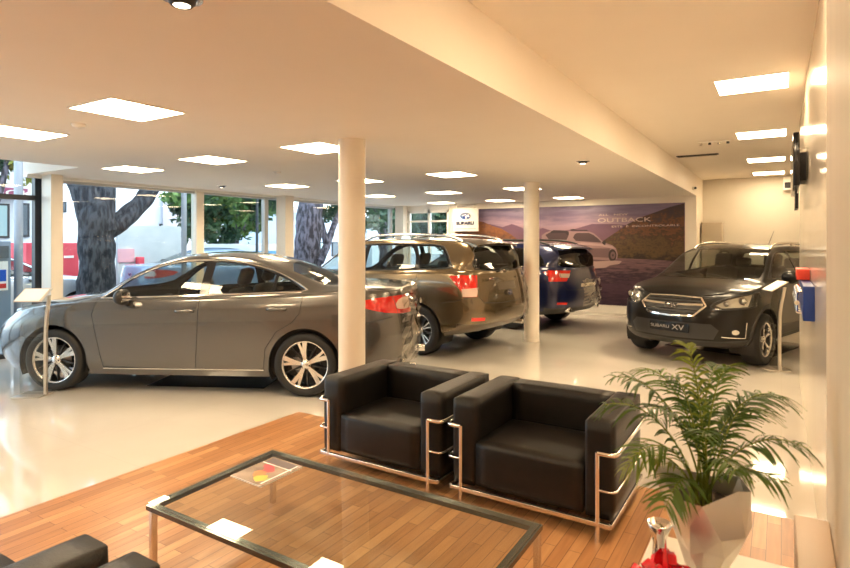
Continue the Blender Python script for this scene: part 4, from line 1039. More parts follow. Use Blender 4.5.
# wall speaker far away
t = thing('wall_speaker', 'small white loudspeaker high on the far wall', 'loudspeaker', (.12, 14.2, 2.98))
mb = MB(); mb.box(-.08, .08, -.16, 0, -.30, 0 - .02, bev=.01); mb.build('speaker_body', M['white'], t)
MB().box(-.06, .06, -.168, -.158, -.26, -.14).build('speaker_grille', M['black'], t)

# ------------------------------------------------------------------ mural and sign
MY = 13.10
def mp(px, py, d=0):
    """place on the printed wall: photo column/row to wall coordinates"""
    k = (px - 425) / 570; c_, s_ = math.cos(math.radians(32)), math.sin(math.radians(32))
    z = MY / (k * s_ + c_); return (k * z * c_ - z * s_, MY - d, CAM_H + (240 - py) / 570 * z)
t = thing('wall_mural', 'wide printed wall mural of a silver car crossing purple water under a brown hill', 'mural', (0, 0, 0))
x0, _, _ = mp(455, 240); x1, _, zt = mp(685, 202.5); _, _, zb = mp(685, 309)
x0 = -7.25
def ramp(name, stops, coordaxis, scale, stretch, nscale, amt, rough=.45):
    m, nt, b = _mat(name); setp(b, rough=rough)
    tc = nnode(nt, 'ShaderNodeTexCoord'); mpn = nnode(nt, 'ShaderNodeMapping'); mpn.inputs['Scale'].default_value = stretch
    nt.links.new(tc.outputs['Object'], mpn.inputs['Vector'])
    n = nnode(nt, 'ShaderNodeTexNoise'); n.inputs['Scale'].default_value = nscale; n.inputs['Detail'].default_value = 7; n.inputs['Roughness'].default_value = .62; nt.links.new(mpn.outputs[0], n.inputs['Vector'])
    sx = nnode(nt, 'ShaderNodeSeparateXYZ'); nt.links.new(tc.outputs['Object'], sx.inputs[0])
    mr = nnode(nt, 'ShaderNodeMapRange'); mr.inputs['From Min'].default_value = scale[0]; mr.inputs['From Max'].default_value = scale[1]; nt.links.new(sx.outputs[coordaxis], mr.inputs[0])
    ma = nnode(nt, 'ShaderNodeMath', operation='MULTIPLY_ADD'); ma.inputs[1].default_value = amt; ma.inputs[2].default_value = -amt / 2; nt.links.new(n.outputs['Fac'], ma.inputs[0])
    ad = nnode(nt, 'ShaderNodeMath', operation='ADD'); nt.links.new(ma.outputs[0], ad.inputs[0]); nt.links.new(mr.outputs[0], ad.inputs[1])
    r = nnode(nt, 'ShaderNodeValToRGB'); cr = r.color_ramp
    cr.elements[0].position = stops[0][0]; cr.elements[0].color = (*stops[0][1], 1); cr.elements[1].position = stops[-1][0]; cr.elements[1].color = (*stops[-1][1], 1)
    for p, c in stops[1:-1]: e = cr.elements.new(p); e.color = (*c, 1)
    nt.links.new(ad.outputs[0], r.inputs[0]); nt.links.new(r.outputs[0], b.inputs['Base Color']); return m
sky_m = ramp('printed_dusk_sky', [(0, (.26, .15, .17)), (.35, (.30, .20, .26)), (.6, (.14, .10, .18)), (.8, (.21, .16, .25)), (1, (.07, .055, .12))], 'Z', (1.75, 2.5), (.5, 1, 3), 1.6, 1.0)
mtn_m = ramp('printed_far_mountains', [(0, (.16, .075, .105)), (1, (.10, .045, .095))], 'Z', (1.6, 2.1), (2, 1, 3), 3, .6)
hillL_m = ramp('printed_left_hill', [(0, (.10, .035, .015)), (.5, (.24, .085, .022)), (1, (.09, .035, .035))], 'Z', (1.6, 2.2), (3, 1, 4), 4, 1.6)
hillR_m = ramp('printed_right_hill', [(0, (.022, .010, .007)), (.3, (.10, .055, .018)), (.48, (.045, .020, .010)), (.62, (.15, .055, .020)), (.8, (.055, .026, .022)), (1, (.040, .024, .032))], 'Z', (1.15, 2.35), (1.6, 1, 2.6), 5, 1.3)
water_m = ramp('printed_water', [(0, (.028, .012, .034)), (.35, (.070, .034, .058)), (.5, (.024, .012, .026)), (.65, (.11, .058, .075)), (1, (.18, .10, .11))], 'Z', (.2, 1.45), (1, 1, 8), 3.2, 1.4)
def layer(name, pts, m, d, box=None):
    mb = MB(); P = [mp(a, b, d) for a, b in pts]; n = len(P)
    tri = tessellate_polygon([[Vector((p[0], p[2], 0)) for p in P]])
    mb.add(P, [tuple(q) for q in tri]); o = mb.build(name, m, t, recalc=False)
    return o
mb = MB(); mb.box(x0, x1, MY - .012, MY, zb, zt); mb.build('mural_panel', sky_m, t)
L = x0
def edgeL(py): # row at the left edge of the mural
    return py
X0 = 455.4
layer('printed_mountains', [(X0, 222), (490, 224), (503, 227), (512, 224), (518, 226), (530, 231), (543, 228), (556, 232), (575, 229), (592, 224), (612, 224), (640, 226), (640, 262), (X0, 262)], mtn_m, .0135)
layer('printed_left_hill', [(X0, 219), (470, 219.5), (484, 222), (493, 226), (502, 229), (512, 235), (522, 243), (530, 262), (X0, 262)], hillL_m, .0145)
layer('printed_right_hill', [(598, 262), (596, 250), (600, 243), (612, 235), (628, 224), (642, 217), (656, 212), (670, 207), (684.5, 203.3), (684.5, 264), (640, 266)], hillR_m, .0150)
layer('printed_water', [(X0, 256), (520, 258), (560, 259), (600, 257.5), (640, 259), (684.5, 261.5), (684.5, 308.6), (X0, 297.5)], water_m, .0160)
pm = {k: mat('printed_' + k, v, .45) for k, v in dict(silver=(.25, .155, .16), light=(.36, .24, .24), dark=(.025, .013, .015), glassy=(.055, .028, .032), mid=(.13, .075, .082), red=(.24, .07, .07), foam=(.36, .25, .24), letter=(.55, .42, .36)).items()}
J = lambda pts: [(535 + a / 8.5, 220 + b / 8.5) for a, b in pts]
layer('printed_car_reflection', J([(330, 330), (420, 350), (640, 345), (700, 330), (690, 400), (600, 395), (480, 415), (400, 400)]), pm['mid'], .0170)
layer('printed_car_body', J([(60, 180), (60, 130), (95, 105), (150, 88), (300, 95), (330, 98), (460, 98), (500, 112), (540, 145), (575, 180), (600, 195), (660, 215), (690, 240), (705, 290), (700, 330), (640, 345), (430, 330), (420, 370), (360, 380), (330, 300), (200, 290), (60, 260)]), pm['silver'], .0175)
layer('printed_car_side', J([(430, 240), (640, 240), (630, 322), (440, 312)]), pm['mid'], .0180)
layer('printed_car_shoulder', J([(330, 205), (400, 190), (590, 205), (660, 222), (685, 245), (640, 238), (560, 222), (420, 212), (340, 250)]), pm['light'], .0182)
layer('printed_car_windows', J([(325, 150), (340, 120), (360, 110), (460, 110), (500, 128), (540, 160), (565, 188), (560, 192), (350, 178)]), pm['glassy'], .0185)
layer('printed_rear_glass', J([(90, 128), (130, 105), (270, 105), (290, 125), (270, 170), (120, 165)]), pm['glassy'], .0185)
layer('printed_roof_bar', J([(140, 95), (160, 86), (270, 90), (290, 100), (290, 128), (275, 126), (260, 110), (130, 112)]), pm['dark'], .0188)
layer('printed_roof_bar', J([(300, 80), (330, 76), (360, 84), (440, 84), (465, 98), (440, 94), (350, 92), (310, 92)]), pm['dark'], .0188)
layer('printed_tail_lamp', J([(210, 180), (290, 172), (330, 190), (300, 210), (230, 200)]), pm['red'], .0188)
for nm_, cx, cy, rx, ry in (('printed_wheel', 393, 300, 38, 62), ('printed_wheel', 660, 300, 34, 52)):
    layer(nm_, J([(cx + rx * math.cos(a), cy + ry * math.sin(a)) for a in [2 * PI * k / 24 for k in range(24)]]), pm['dark'], .0190)
    layer('printed_rim', J([(cx + 4 + rx * .62 * math.cos(a), cy + ry * .62 * math.sin(a)) for a in [2 * PI * k / 20 for k in range(20)]]), pm['mid'], .0194)
    layer('printed_rim_centre', J([(cx + 4 + rx * .2 * math.cos(a), cy + ry * .2 * math.sin(a)) for a in [2 * PI * k / 12 for k in range(12)]]), pm['dark'], .0197)
layer('printed_splash', J([(420, 372), (450, 345), (520, 352), (610, 348), (680, 345), (740, 350), (720, 372), (640, 385), (600, 405), (500, 412), (440, 405)]), pm['foam'], .0192)
layer('printed_wing_mirror', J([(570, 190), (590, 175), (605, 185), (598, 215), (580, 205)]), pm['dark'], .0195)
def mural_text(s, pa, pb, hpx, sxf=None, name='printed_letters', weight=0):
    a, b = mp(*pa), mp(*pb); wid = b[0] - a[0]; h = hpx / 570 * 12.6
    vs, fs = text_mb(s, h * 1.38, .001); w0 = max(v.x for v in vs) - min(v.x for v in vs); k = wid / w0; mx = min(v.x for v in vs); cy = (max(v.y for v in vs) + min(v.y for v in vs)) / 2
    o = []
    for v in vs:
        f = (v.x - mx) * k; tt = f / wid; o.append((a[0] + f, MY - .020 - v.z, a[2] * (1 - tt) + b[2] * tt + v.y - cy))
    MB().add(o, fs).build(name, pm['letter'], t)
mural_text('ALL   NEW', (599, 215.2), (628, 214.2), 1.9)
mural_text('OUTBACK', (598, 220.5), (651.5, 219.2), 4.3)
mural_text('ESTE  E  INCONTROLABLE', (612, 226.6), (679.5, 225.0), 1.9)
# white sign with the oval emblem in front of the left end of the mural
t2 = thing('brand_sign', 'white hanging sign with a blue oval star emblem and dark letters', 'sign', (0, 0, 0))
sa, sb = -7.23, -6.50; sz0, sz1 = 1.86, 2.45
MB().box(sa, sb, 12.93, 12.97, sz0, sz1, bev=.004).build('sign_panel', M['white'], t2)
mb = MB()
for x in (sa + .1, sb - .1): mb.tube([(x, 12.95, sz1), (x, 12.95, LOW)], .006, 6)
mb.build('hanging_rod', M['satin'], t2)
oval_emblem(t2, ((sa + sb) / 2 + .0, 12.928, 2.25), '-y', .33, .185)
M['navy_ink'] = mat('navy_ink', (.02, .025, .07), .4)
place_letters(t2, 'SUBARU', .115, ((sa + sb) / 2, 12.924, 2.065), '-y', M['navy_ink'], 'sign_letters', 1.2, .006, weight=.006)
MB().box(sa + .05, sb - .05, 12.926, 12.93, 1.925, 1.932).build('sign_line', M['navy_ink'], t2)
# small exit style sign outside the back window
# ------------------------------------------------------------------ furniture
def rounded_path(pts, r=.04, n=5):
    P = [Vector(p) for p in pts]; out = [P[0]]
    for i in range(1, len(P) - 1):
        a = (P[i - 1] - P[i]); b = (P[i + 1] - P[i]); ra = min(r, a.length * .45, b.length * .45); a.normalize(); b.normalize()
        p0, p2 = P[i] + a * ra, P[i] + b * ra
        for k in range(n + 1): t = k / n; out.append(p0 * (1 - t) ** 2 + P[i] * 2 * t * (1 - t) + p2 * t * t)
    out.append(P[-1]); return out
def cushion(mb, x0, x1, y0, y1, z0, z1, bev=.022, puff=.006, seed=0):
    bm = bmesh.new(); bmesh.ops.create_cube(bm, size=1)
    bmesh.ops.subdivide_edges(bm, edges=bm.edges[:], cuts=7, use_grid_fill=True)
    cx, cy, cz = (x0 + x1) / 2, (y0 + y1) / 2, (z0 + z1) / 2; dx, dy, dz = (x1 - x0) / 2, (y1 - y0) / 2, (z1 - z0) / 2
    for v in bm.verts:
        p = v.co * 2; q = Vector((p.x * dx, p.y * dy, p.z * dz))
        # round the edges
        inner = Vector((max(-dx + bev, min(dx - bev, q.x)), max(-dy + bev, min(dy - bev, q.y)), max(-dz + bev, min(dz - bev, q.z))))
        d = q - inner
        if d.length > 1e-6: q = inner + d.normalized() * bev if d.length > bev * 1.001 else q
        u = Vector((p.x, p.y, p.z)); k = puff
        q.x += k * p.x * (1 - p.y ** 2) * (1 - p.z ** 2) if abs(p.x) > .99 else 0
        q.y += k * p.y * (1 - p.x ** 2) * (1 - p.z ** 2) if abs(p.y) > .99 else 0
        q.z += k * 1.6 * p.z * (1 - p.x ** 2) * (1 - p.y ** 2) if abs(p.z) > .99 else 0
        v.co = Vector((cx, cy, cz)) + q + Vector((0, 0, 1)) * (noise.noise((q + Vector((seed, 0, 0))) * 6) * .002)
    mb.frombm(bm, 0, True)
def armchair(label, x, y, rz, W=.99):
    """faces local -y; front edge of the seat box at y=0, back at y=D"""
    t = thing('armchair', label, 'armchair', (x, y, 0), rz, 'black leather armchairs with chrome tube frames')
    D = .73; A = .155; H = .645; hw = W / 2; zb = .115
    for q in (-1, 1):
        mb = MB(); a, b = sorted((q * (hw - A), q * hw)); cushion(mb, a, b, .0, D, zb, H, .012, .002, q); mb.build('arm_cushion', M['leather'], t)
    mb = MB(); cushion(mb, -hw + A + .002, hw - A - .002, D - .16, D, zb, H - .004, .012, .003, 3); mb.build('back_cushion', M['leather'], t)
    mb = MB(); cushion(mb, -hw + A + .002, hw - A - .002, -.004, D - .162, zb + .005, .395, .018, .008, 5); mb.build('seat_cushion', M['leather'], t)
    lx = hw - .075; r = .0125
    for q in (-1, 1):
        mb = MB()
        for yy in (-.030, D + .030):
            mb.tube([(q * lx, yy, 0), (q * lx, yy, .49)], r, 10)
        mb.tube(rounded_path([(q * lx, -.030, .484), (q * (hw + .022), -.030, .484), (q * (hw + .022), D + .03, .484), (q * lx, D + .03, .484)], .045), r, 10)
        mb.tube(rounded_path([(q * lx, -.030, .285), (q * (hw + .022), -.030, .285), (q * (hw + .022), D + .03, .285), (q * lx, D + .03, .285)], .045), .007, 8)
        mb.build('side_frame', M['chrome'], t)
    mb = MB(); o = hw - .005
    mb.box(-o, o, -.040, -.018, .088, .113, bev=.003); mb.box(-o, o, D + .018, D + .040, .088, .113, bev=.003)
    for q in (-1, 1): mb.box(q * o - .011, q * o + .011, -.03, D + .03, .088, .113, bev=.003)
    for k in range(4): mb.tube([(-o, .1 + k * .18, .105), (o, .1 + k * .18, .105)], .005, 6)
    mb.build('base_frame', M['satin'], t)
    return t
armchair('black leather armchair with chrome tubes, left of the pair facing the glass table', -2.345, 3.145, 0)
armchair('black leather armchair with chrome tubes, right of the pair, beside the palm', -1.265, 3.145, 0)
armchair('black leather armchair seen from behind at the bottom left corner of the picture', -2.355, 1.035, PI)
armchair('black leather armchair seen from behind at the bottom edge, right of the bottom left one', -1.275, 1.06, PI)

# glass coffee table
TX0, TX1, TY0, TY1, TH = -2.705, -.935, 1.69, 2.53, .335
t = thing('coffee_table', 'low glass coffee table with black edge band and steel legs', 'table', ((TX0 + TX1) / 2, (TY0 + TY1) / 2, 0))
hx, hy = (TX1 - TX0) / 2, (TY1 - TY0) / 2
mb = MB(); mb.box(-hx + .006, hx - .006, -hy + .006, hy - .006, TH - .012, TH); mb.build('glass_top', M['tableglass'], t)
M['band'] = mat('dark_table_band', (.035, .033, .030), .22, coat=.5)
mb = MB(); w_ = .042
for a in ((-hx, hx, -hy, -hy + w_), (-hx, hx, hy - w_, hy), (-hx, -hx + w_, -hy + w_, hy - w_), (hx - w_, hx, -hy + w_, hy - w_)): mb.box(*a, TH - .036, TH - .0125)
mb.build('table_frame', M['band'], t)
for sx in (-1, 1):
    for sy in (-1, 1):
        mb = MB(); mb.box(sx * (hx - .021) - .015, sx * (hx - .021) + .015, sy * (hy - .021) - .015, sy * (hy - .021) + .015, .004, TH - .036, bev=.003); mb.build('leg', M['satin'], t)
for o_ in t.children:
    if o_.name.startswith(('glass_top', 'table_frame')): o_.rotation_euler[0] = .020; o_.location = (0, 0, -.0065)
tm = thing('magazine', 'fruit covered magazine lying on the far left of the glass table', 'magazine', (-2.455, 2.255, TH - .0025), PI / 2 - .04); tm.scale = (1.03, 1.2, 1); tm.rotation_euler[1] = -.020
mb = MB(); mb.box(-.145, .145, -.105, .105, 0, .006); mb.box(-.149, -.144, -.105, .105, 0, .007); mb.build('pages', M['paper'], tm)
M['mag'] = noisy('magazine_cover_brown', (.20, .13, .09), (.34, .25, .19), 9, .25)
mb = MB(); mb.box(-.146, .146, -.106, .106, .006, .0072); cv = mb.build('cover', M['mag'], tm)
def blob(name, cx, cy, r, col, rough=.3):
    mb = MB(); n = 14; mb.add([(cx + r * (1 + .18 * math.sin(3 * a + cx * 40)) * math.cos(a), cy + r * .8 * (1 + .15 * math.cos(4 * a)) * math.sin(a), .0075) for a in [2 * PI * k / n for k in range(n)]], [tuple(range(n))]); mb.build(name, mat(name + '_ink', col, rough), tm, recalc=False)
blob('printed_pear', -.085, -.035, .040, (.62, .50, .05)); blob('printed_orange', -.045, .01, .038, (.72, .22, .05)); blob('printed_berry', .01, .0, .036, (.62, .03, .05)); blob('printed_berry', .045, .035, .034, (.50, .03, .06)); blob('printed_leaf', -.075, -.07, .020, (.22, .32, .05))
mb = MB(); mb.box(.075, .135, -.09, .095, .0074, .0078); mb.build('printed_panel', mat('dark_ink', (.05, .02, .03), .3), tm)
mb = MB(); mb.box(-.13, .13, -.088, -.08, .0079, .0083); mb.box(.062, .070, -.1, .1, .0079, .0083); mb.build('printed_stripe', M['paper'], tm)

# ------------------------------------------------------------------ clear display stands
def display_stand(label, x, y, rz):
    t = thing('display_stand', label, 'display stand', (x, y, 0), rz, 'clear display stands beside the cars')
    W = .145
    mb = MB(); mb.box(-W, W, -.13, .13, 0, .012, bev=.003); mb.build('stand_base', M['alum'], t)
    prof = [(.0, .012), (.0, .45), (.003, .66), (.018, .82), (.045, .96), (.06, 1.05)]
    P = catmull([Vector((0, y_, z_)) for y_, z_ in prof], 4)
    mb = MB(); n = len(P); vs = []
    for p in P: vs += [(-W + .01, p.y, p.z), (W - .02, p.y, p.z), (W - .02, p.y + .006, p.z), (-W + .01, p.y + .006, p.z)]
    mb.add(vs, [(i * 4 + k, i * 4 + (k + 1) % 4, i * 4 + 4 + (k + 1) % 4, i * 4 + 4 + k) for i in range(n - 1) for k in range(4)] + [(0, 1, 2, 3), (n * 4 - 4, n * 4 - 1, n * 4 - 2, n * 4 - 3)], 0, False)
    mb.build('clear_sheet', M['acrylic'], t)
    mb = MB(); vs = []
    for p in P: vs += [(W - .026, p.y - .012, p.z), (W, p.y - .012, p.z), (W, p.y + .02, p.z), (W - .026, p.y + .02, p.z)]
    mb.add(vs, [(i * 4 + k, i * 4 + (k + 1) % 4, i * 4 + 4 + (k + 1) % 4, i * 4 + 4 + k) for i in range(n - 1) for k in range(4)] + [(0, 1, 2, 3), (n * 4 - 4, n * 4 - 1, n * 4 - 2, n * 4 - 3)], 0, False)
    mb.build('upright', M['alum'], t)
    mt = Matrix.Translation((0, .02, 1.065)) @ Matrix.Rotation(.55, 4, 'X')
    mb = MB(); mb.box(-W, W, -.13, .10, -.005, .003, mtx=mt); mb.build('top_plate', M['alum'], t)
    mb = MB(); mb.box(-W + .01, W - .03, -.12, .09, .003, .0045, mtx=mt); mb.build('information_sheet', M['paper'], t)
    return t
display_stand('clear display stand with a tilted card before the front wheel of the grey sedan', -6.705, 2.91, math.radians(34))
display_stand('clear display stand with a tilted white card at the front wheel of the black crossover', -.075, 8.50, math.radians(-66))
# flat dark sheets under the cars
def sheet_under(label, O, F, x0, x1, y0, y1):
    t = MB().box(x0, x1, y0, y1, 0, .006).build('floor_sheet', M['gloss_black'], loc=(O[0], O[1], .0006), rz=math.atan2(F[1], F[0])); tag(t, label, 'mat', 'dark mats under the cars')
sheet_under('shiny black mat on the floor under the grey sedan', specs['sedan_car']['O'], specs['sedan_car']['F'], .55, 1.9, -.3, .60)
sheet_under('shiny black sheet on the floor under the black crossover', specs['crossover_car']['O'], specs['crossover_car']['F'], .5, 2.2, -.7, .74)  # plain flat black rectangle between the crossover's wheels

# ------------------------------------------------------------------ wall things on the right
t = thing('wall_display', 'dark wall mounted screen high on the right wall', 'screen', (.18, 6.0, 2.27))
mb = MB(); mb.box(-.10, -.055, -.65, .75, -.20, .22, bev=.008); mb.build('screen_body', M['gloss_black'], t)
mb = MB(); mb.box(-.055, 0, -.15, .25, -.12, .12); mb.box(-.07, -.045, .25, .65, -.34, -.20); mb.build('bracket', M['black'], t)
t = thing('leaflet_rack', 'blue fronted box with silver rack and red top on the right wall', 'rack', (.18, 4.34, 1.126))
M['blue'] = mat('blue_plastic', (.010, .040, .22), .35); M['redbox'] = mat('red_plastic', (.75, .06, .03), .4)
MB().box(-.062, 0, 0, 1.05, 0, .22, bev=.004).build('blue_box', M['blue'], t)
mb = MB(); 
for k in range(5): mb.tube(rounded_path([(-.004, .22 + k * .16, .17 - .0), (-.092, .22 + k * .16, .17), (-.092, .22 + k * .16, .03), (-.064, .22 + k * .16, .03)], .02), .008, 8)
mb.tube([(-.092, .15, .10), (-.092, .95, .10)], .016, 8)
mb.build('silver_rack', M['chrome'], t)
MB().box(-.085, -.005, .62, .98, .224, .30, bev=.004).build('red_box', M['redbox'], t)

# ------------------------------------------------------------------ desk, pot, palm
M['deskwhite'] = mat('white_desk_laminate', (.74, .69, .60), .35)
t = thing('white_desk', 'white desk corner under the potted palm at the bottom right', 'desk', (0, 0, 0))
MB().box(-.33, .105, .6, 1.84, .71, .75, bev=.004).build('desktop', M['deskwhite'], t)
MB().box(-.29, .09, .62, 1.78, .004, .71).build('desk_pedestal', M['deskwhite'], t)
MB().box(.030, .108, .6, 1.86, .7505, .89, bev=.004).build('side_upstand', mat('rosy_beige_laminate', (.50, .37, .27), .4), t)
def faceted_pot(name, label, x, y, z, h, r0, r1, seed, cat='plant pot'):
    rnd = random.Random(seed); t = thing(name, label, cat, (x, y, z))
    foil, nt, b = _mat('silver_foil_%d' % seed); setp(b, base=(.78, .75, .70), metal=.92, rough=.30)
    mb = MB(); n = 9; rings = []; vs = []
    for k, (f, rr_) in enumerate(((0, r0), (.18, r0 * 1.12), (.45, (r0 + r1) / 2 * 1.02), (.72, r1 * 1.04), (1.0, r1 * 1.10))):
        for i in range(n):
            a = 2 * PI * (i + .5 * (k % 2)) / n + rnd.uniform(-.12, .12); q = rr_ * rnd.uniform(.84, 1.14); vs.append((q * math.cos(a), q * math.sin(a), h * f + (rnd.uniform(-.015, .015) if 0 < f < 1 else (rnd.uniform(-.01, .04) if f == 1 else 0))))
    fs = []
    for k in range(4):
        for i in range(n):
            a, b_, c, d = k * n + i, k * n + (i + 1) % n, (k + 1) * n + (i + 1) % n, (k + 1) * n + i
            fs += [(a, b_, d), (b_, c, d)] if k % 2 == 0 else [(a, b_, c), (a, c, d)]
    fs.append(tuple(range(n))[::-1]); mb.add(vs, fs)
    mb.build('foil_wrap', foil, t)
    mb = MB(); mb.lathe([(0, h * .86), (r1 * .86, h * .86), (r1 * .9, h * .80)], 'z', 20); mb.build('potting_soil', noisy('soil_%d' % seed, (.03, .02, .012), (.07, .045, .03), 40, .9), t)
    return t
PX, PY, PZ = -.165, 1.60, .75
faceted_pot('plant_pot', 'silver foil wrapped pot holding the green palm on the white desk', PX, PY, PZ, .262, .036, .098, 11)
leafm = []
for i, c in enumerate(((.045, .095, .012), (.085, .15, .018), (.18, .23, .03))):
    m = mat('palm_leaf_%d' % i, c, .42, sss=0.0); nt = m.node_tree; b = nt.nodes['Principled BSDF']
    tr = nnode(nt, 'ShaderNodeBsdfTranslucent'); tr.inputs[0].default_value = (c[0] * 1.8, c[1] * 1.6, c[2], 1); mx = nnode(nt, 'ShaderNodeMixShader'); mx.inputs[0].default_value = .3
    nt.links.new(b.outputs[0], mx.inputs[1]); nt.links.new(tr.outputs[0], mx.inputs[2]); nt.links.new(mx.outputs[0], nt.nodes['Material Output'].inputs[0]); leafm.append(m)
palm = thing('potted_palm', 'small feathery green palm with arching fronds in the silver pot', 'palm', (PX, PY, PZ + .22))
def frond(tipdir, length, height, droop, seed, nl=24, base=(0, 0, 0), ll=.085, mi=0):
    rnd = random.Random(seed); d = Vector((tipdir[0], tipdir[1], 0)).normalized(); side = Vector((-d.y, d.x, 0))
    P = [Vector(base)]
    ctrl = [Vector(base), Vector(base) + d * length * .12 + Vector((0, 0, height * .55)), Vector(base) + d * length * .5 + Vector((0, 0, height * 1.0)), Vector(base) + d * length + Vector((0, 0, height - droop))]
    def bez(t): return ctrl[0] * (1 - t) ** 3 + ctrl[1] * 3 * t * (1 - t) ** 2 + ctrl[2] * 3 * t * t * (1 - t) + ctrl[3] * t ** 3
    mb = MB(); N = 22; pts = [bez(i / N) for i in range(N + 1)]; mb.tube(pts, [.0032 * (1 - .75 * i / N) for i in range(N + 1)], 5, 1)
    for i in range(nl):
        t = .30 + .70 * i / nl; p = bez(t); tg = (bez(min(1, t + .01)) - bez(max(0, t - .01))).normalized()
        Ll = ll * (math.sin(PI * min(1, (t - .22) / .85)) ** .6) * rnd.uniform(.85, 1.15)
        for q in (-1, 1):
            if rnd.random() < .10: continue
            out = (side * q * .80 + tg * (.62 + rnd.uniform(-.3, .25)) + Vector((0, 0, rnd.uniform(-.15, .35)))).normalized()
            wd = tg.cross(out).normalized().cross(out).normalized() * -1; wdv = .0034
            K = 5; vs = []
            for k in range(K + 1):
                s_ = k / K; c = p + out * Ll * s_ + Vector((0, 0, -1)) * Ll * .42 * s_ ** 2.2; w = wdv * (math.sin(PI * (.12 + .88 * s_)) ** .7 if s_ < 1 else 0.02)
                up = Vector((0, 0, .0012))
                vs += [c - wd * w, c - up, c + wd * w]
            fs = []
            for k in range(K):
                for j in (0, 1): a = k * 3 + j; fs.append((a, a + 1, a + 4, a + 3))
            mb.add(vs, fs, 0, True)
    return mb.build('frond', [leafm[mi], leafm[2]], palm, recalc=False)
# right-hand direction in the room seen from the seats: (cos32, sin32); towards the window: (-sin32, cos32)
rv = Vector((math.cos(math.radians(32)), math.sin(math.radians(32)), 0)); fv = Vector((-math.sin(math.radians(32)), math.cos(math.radians(32)), 0))
FR = [  # sideways, forward, length, height, droop, material
    (-1, .15, .225, .33, .02, 0), (-1, -.3, .20, .20, .07, 1), (-.9, .5, .24, .27, .05, 0), (-1, -.8, .16, .13, .10, 1), (-.5, .9, .20, .33, .02, 1),
    (-.1, .3, .07, .375, -.02, 2), (.15, -.5, .09, .36, -.01, 1), (.5, .5, .17, .34, .01, 0), (1, .1, .245, .325, .07, 0), (1, .5, .255, .26, .06, 1),
    (.9, -.3, .22, .22, .05, 0), (.8, -.6, .18, .14, .05, 1), (-.35, -.6, .15, .25, .03, 0), (.3, .9, .17, .25, .03, 0), (-.7, -.1, .17, .27, .02, 0), (.05, -.9, .15, .18, .05, 1), (-1, .05, .19, .17, .09, 2), (.6, .2, .20, .29, .03, 0), (-.2, .9, .12, .30, 0, 0)]
for i, (a, b_, ln, h, dr, mi) in enumerate(FR):
    dv = rv * a + fv * b_; frond((dv.x, dv.y), ln, h, dr, 100 + i, base=(random.uniform(-.02, .02), random.uniform(-.02, .02), 0), nl=22 if ln > .15 else 18, ll=.088 if ln > .15 else .07, mi=mi)
# second silver thing with a red bow
t = thing('silver_vase', 'small silver vase behind the red bow at the bottom right', 'vase', (-.275, 1.62, .75))
mb = MB(); mb.lathe([(0, 0), (.030, 0), (.034, .01), (.020, .04), (.016, .08), (.022, .11), (.032, .135), (.029, .138), (.014, .09)], 'z', 28); mb.build('vase_body', M['chrome'], t)
M['redfoil'] = noisy('red_ribbon', (.55, .008, .015), (.85, .02, .03), 30, .25, coat=.6)
t = thing('red_bow', 'shiny red ribbon bow at the bottom edge beside the silver pot', 'bow', (-.236, 1.46, .7505))
mb = MB(); rnd = random.Random(5)
for k in range(22):
    a = rnd.uniform(0, 2 * PI); el = rnd.uniform(.05, 1.35); d = Vector((math.cos(a) * math.cos(el), math.sin(a) * math.cos(el), math.sin(el))); L_ = rnd.uniform(.07, .105)
    s_ = d.orthogonal().normalized(); n_ = d.cross(s_); c = Vector((0, 0, .045)); vs = []
    for i in range(13):
        ph = 2 * PI * i / 12; p = c + d * (L_ * .5 * (1 - math.cos(ph))) + n_ * (.020 * math.sin(ph)); vs += [p - s_ * .011, p + s_ * .011]
    mb.add(vs, [(i * 2, i * 2 + 1, i * 2 + 3, i * 2 + 2) for i in range(12)], 0, True)
mb.tube([(0, 0, 0), (0, 0, .04)], .018, 10)
mb.build('ribbon_loops', M['redfoil'], t, recalc=False)
MB().prism([(0, .05), (.010, .09), (.002, .175), (-.008, .09)], -.004, .004, 'y').build('ribbon_end', M['redfoil'], t)
# ------------------------------------------------------------------ outside
def stuff_ground():
    o = MB().box(-60, FX - .02, -30, 60, -.30, -.06).build('street_ground', noisy('pale_paving', (.30, .31, .32), (.38, .39, .40), .8, .8)); struct(o)
    o = MB().box(FX - .02, 12, 13.32, 60, -.30, -.06).build('yard_ground', noisy('yard_paving', (.26, .27, .27), (.33, .34, .34), .8, .8)); struct(o)
stuff_ground()
bark = noisy('tree_bark', (.016, .018, .024), (.075, .078, .09), 16, .95, detail=9, bump=1.0, bscale=14, stretch=(1, 1, .35), lo=.42, hi=.60)
bark2 = noisy('grey_tree_bark', (.05, .046, .055), (.22, .20, .25), 12, .95, detail=9, bump=1.0, bscale=11, stretch=(1, 1, .4), lo=.42, hi=.60)
def leafmat(name, a, b): return noisy(name, a, b, 1.6, .6, detail=3)
LM = [leafmat('leaves_dark', (.012, .045, .022), (.045, .10, .035)), leafmat('leaves_green', (.05, .13, .03), (.14, .24, .05)), leafmat('leaves_yellow', (.22, .26, .03), (.42, .42, .06))]
def trunk_mb(mb, pts, r, n=14, seed=0):
    P = catmull([Vector(p) for p in pts], 5); N = len(P); R = [r[0] + (r[-1] - r[0]) * i / (N - 1) for i in range(N)]; base = len(mb.v)
    mb.tube(P, R, n)
    for i in range(base, len(mb.v)):
        v = Vector(mb.v[i]); k = noise.noise(v * 3.1 + Vector((seed, 0, 0))) * .09 + noise.noise(v * 9 + Vector((seed, 1, 0))) * .03
        q = min(P, key=lambda p: (p - v).length_squared); d = v - q
        mb.v[i] = tuple(v + d * k * 2.2)
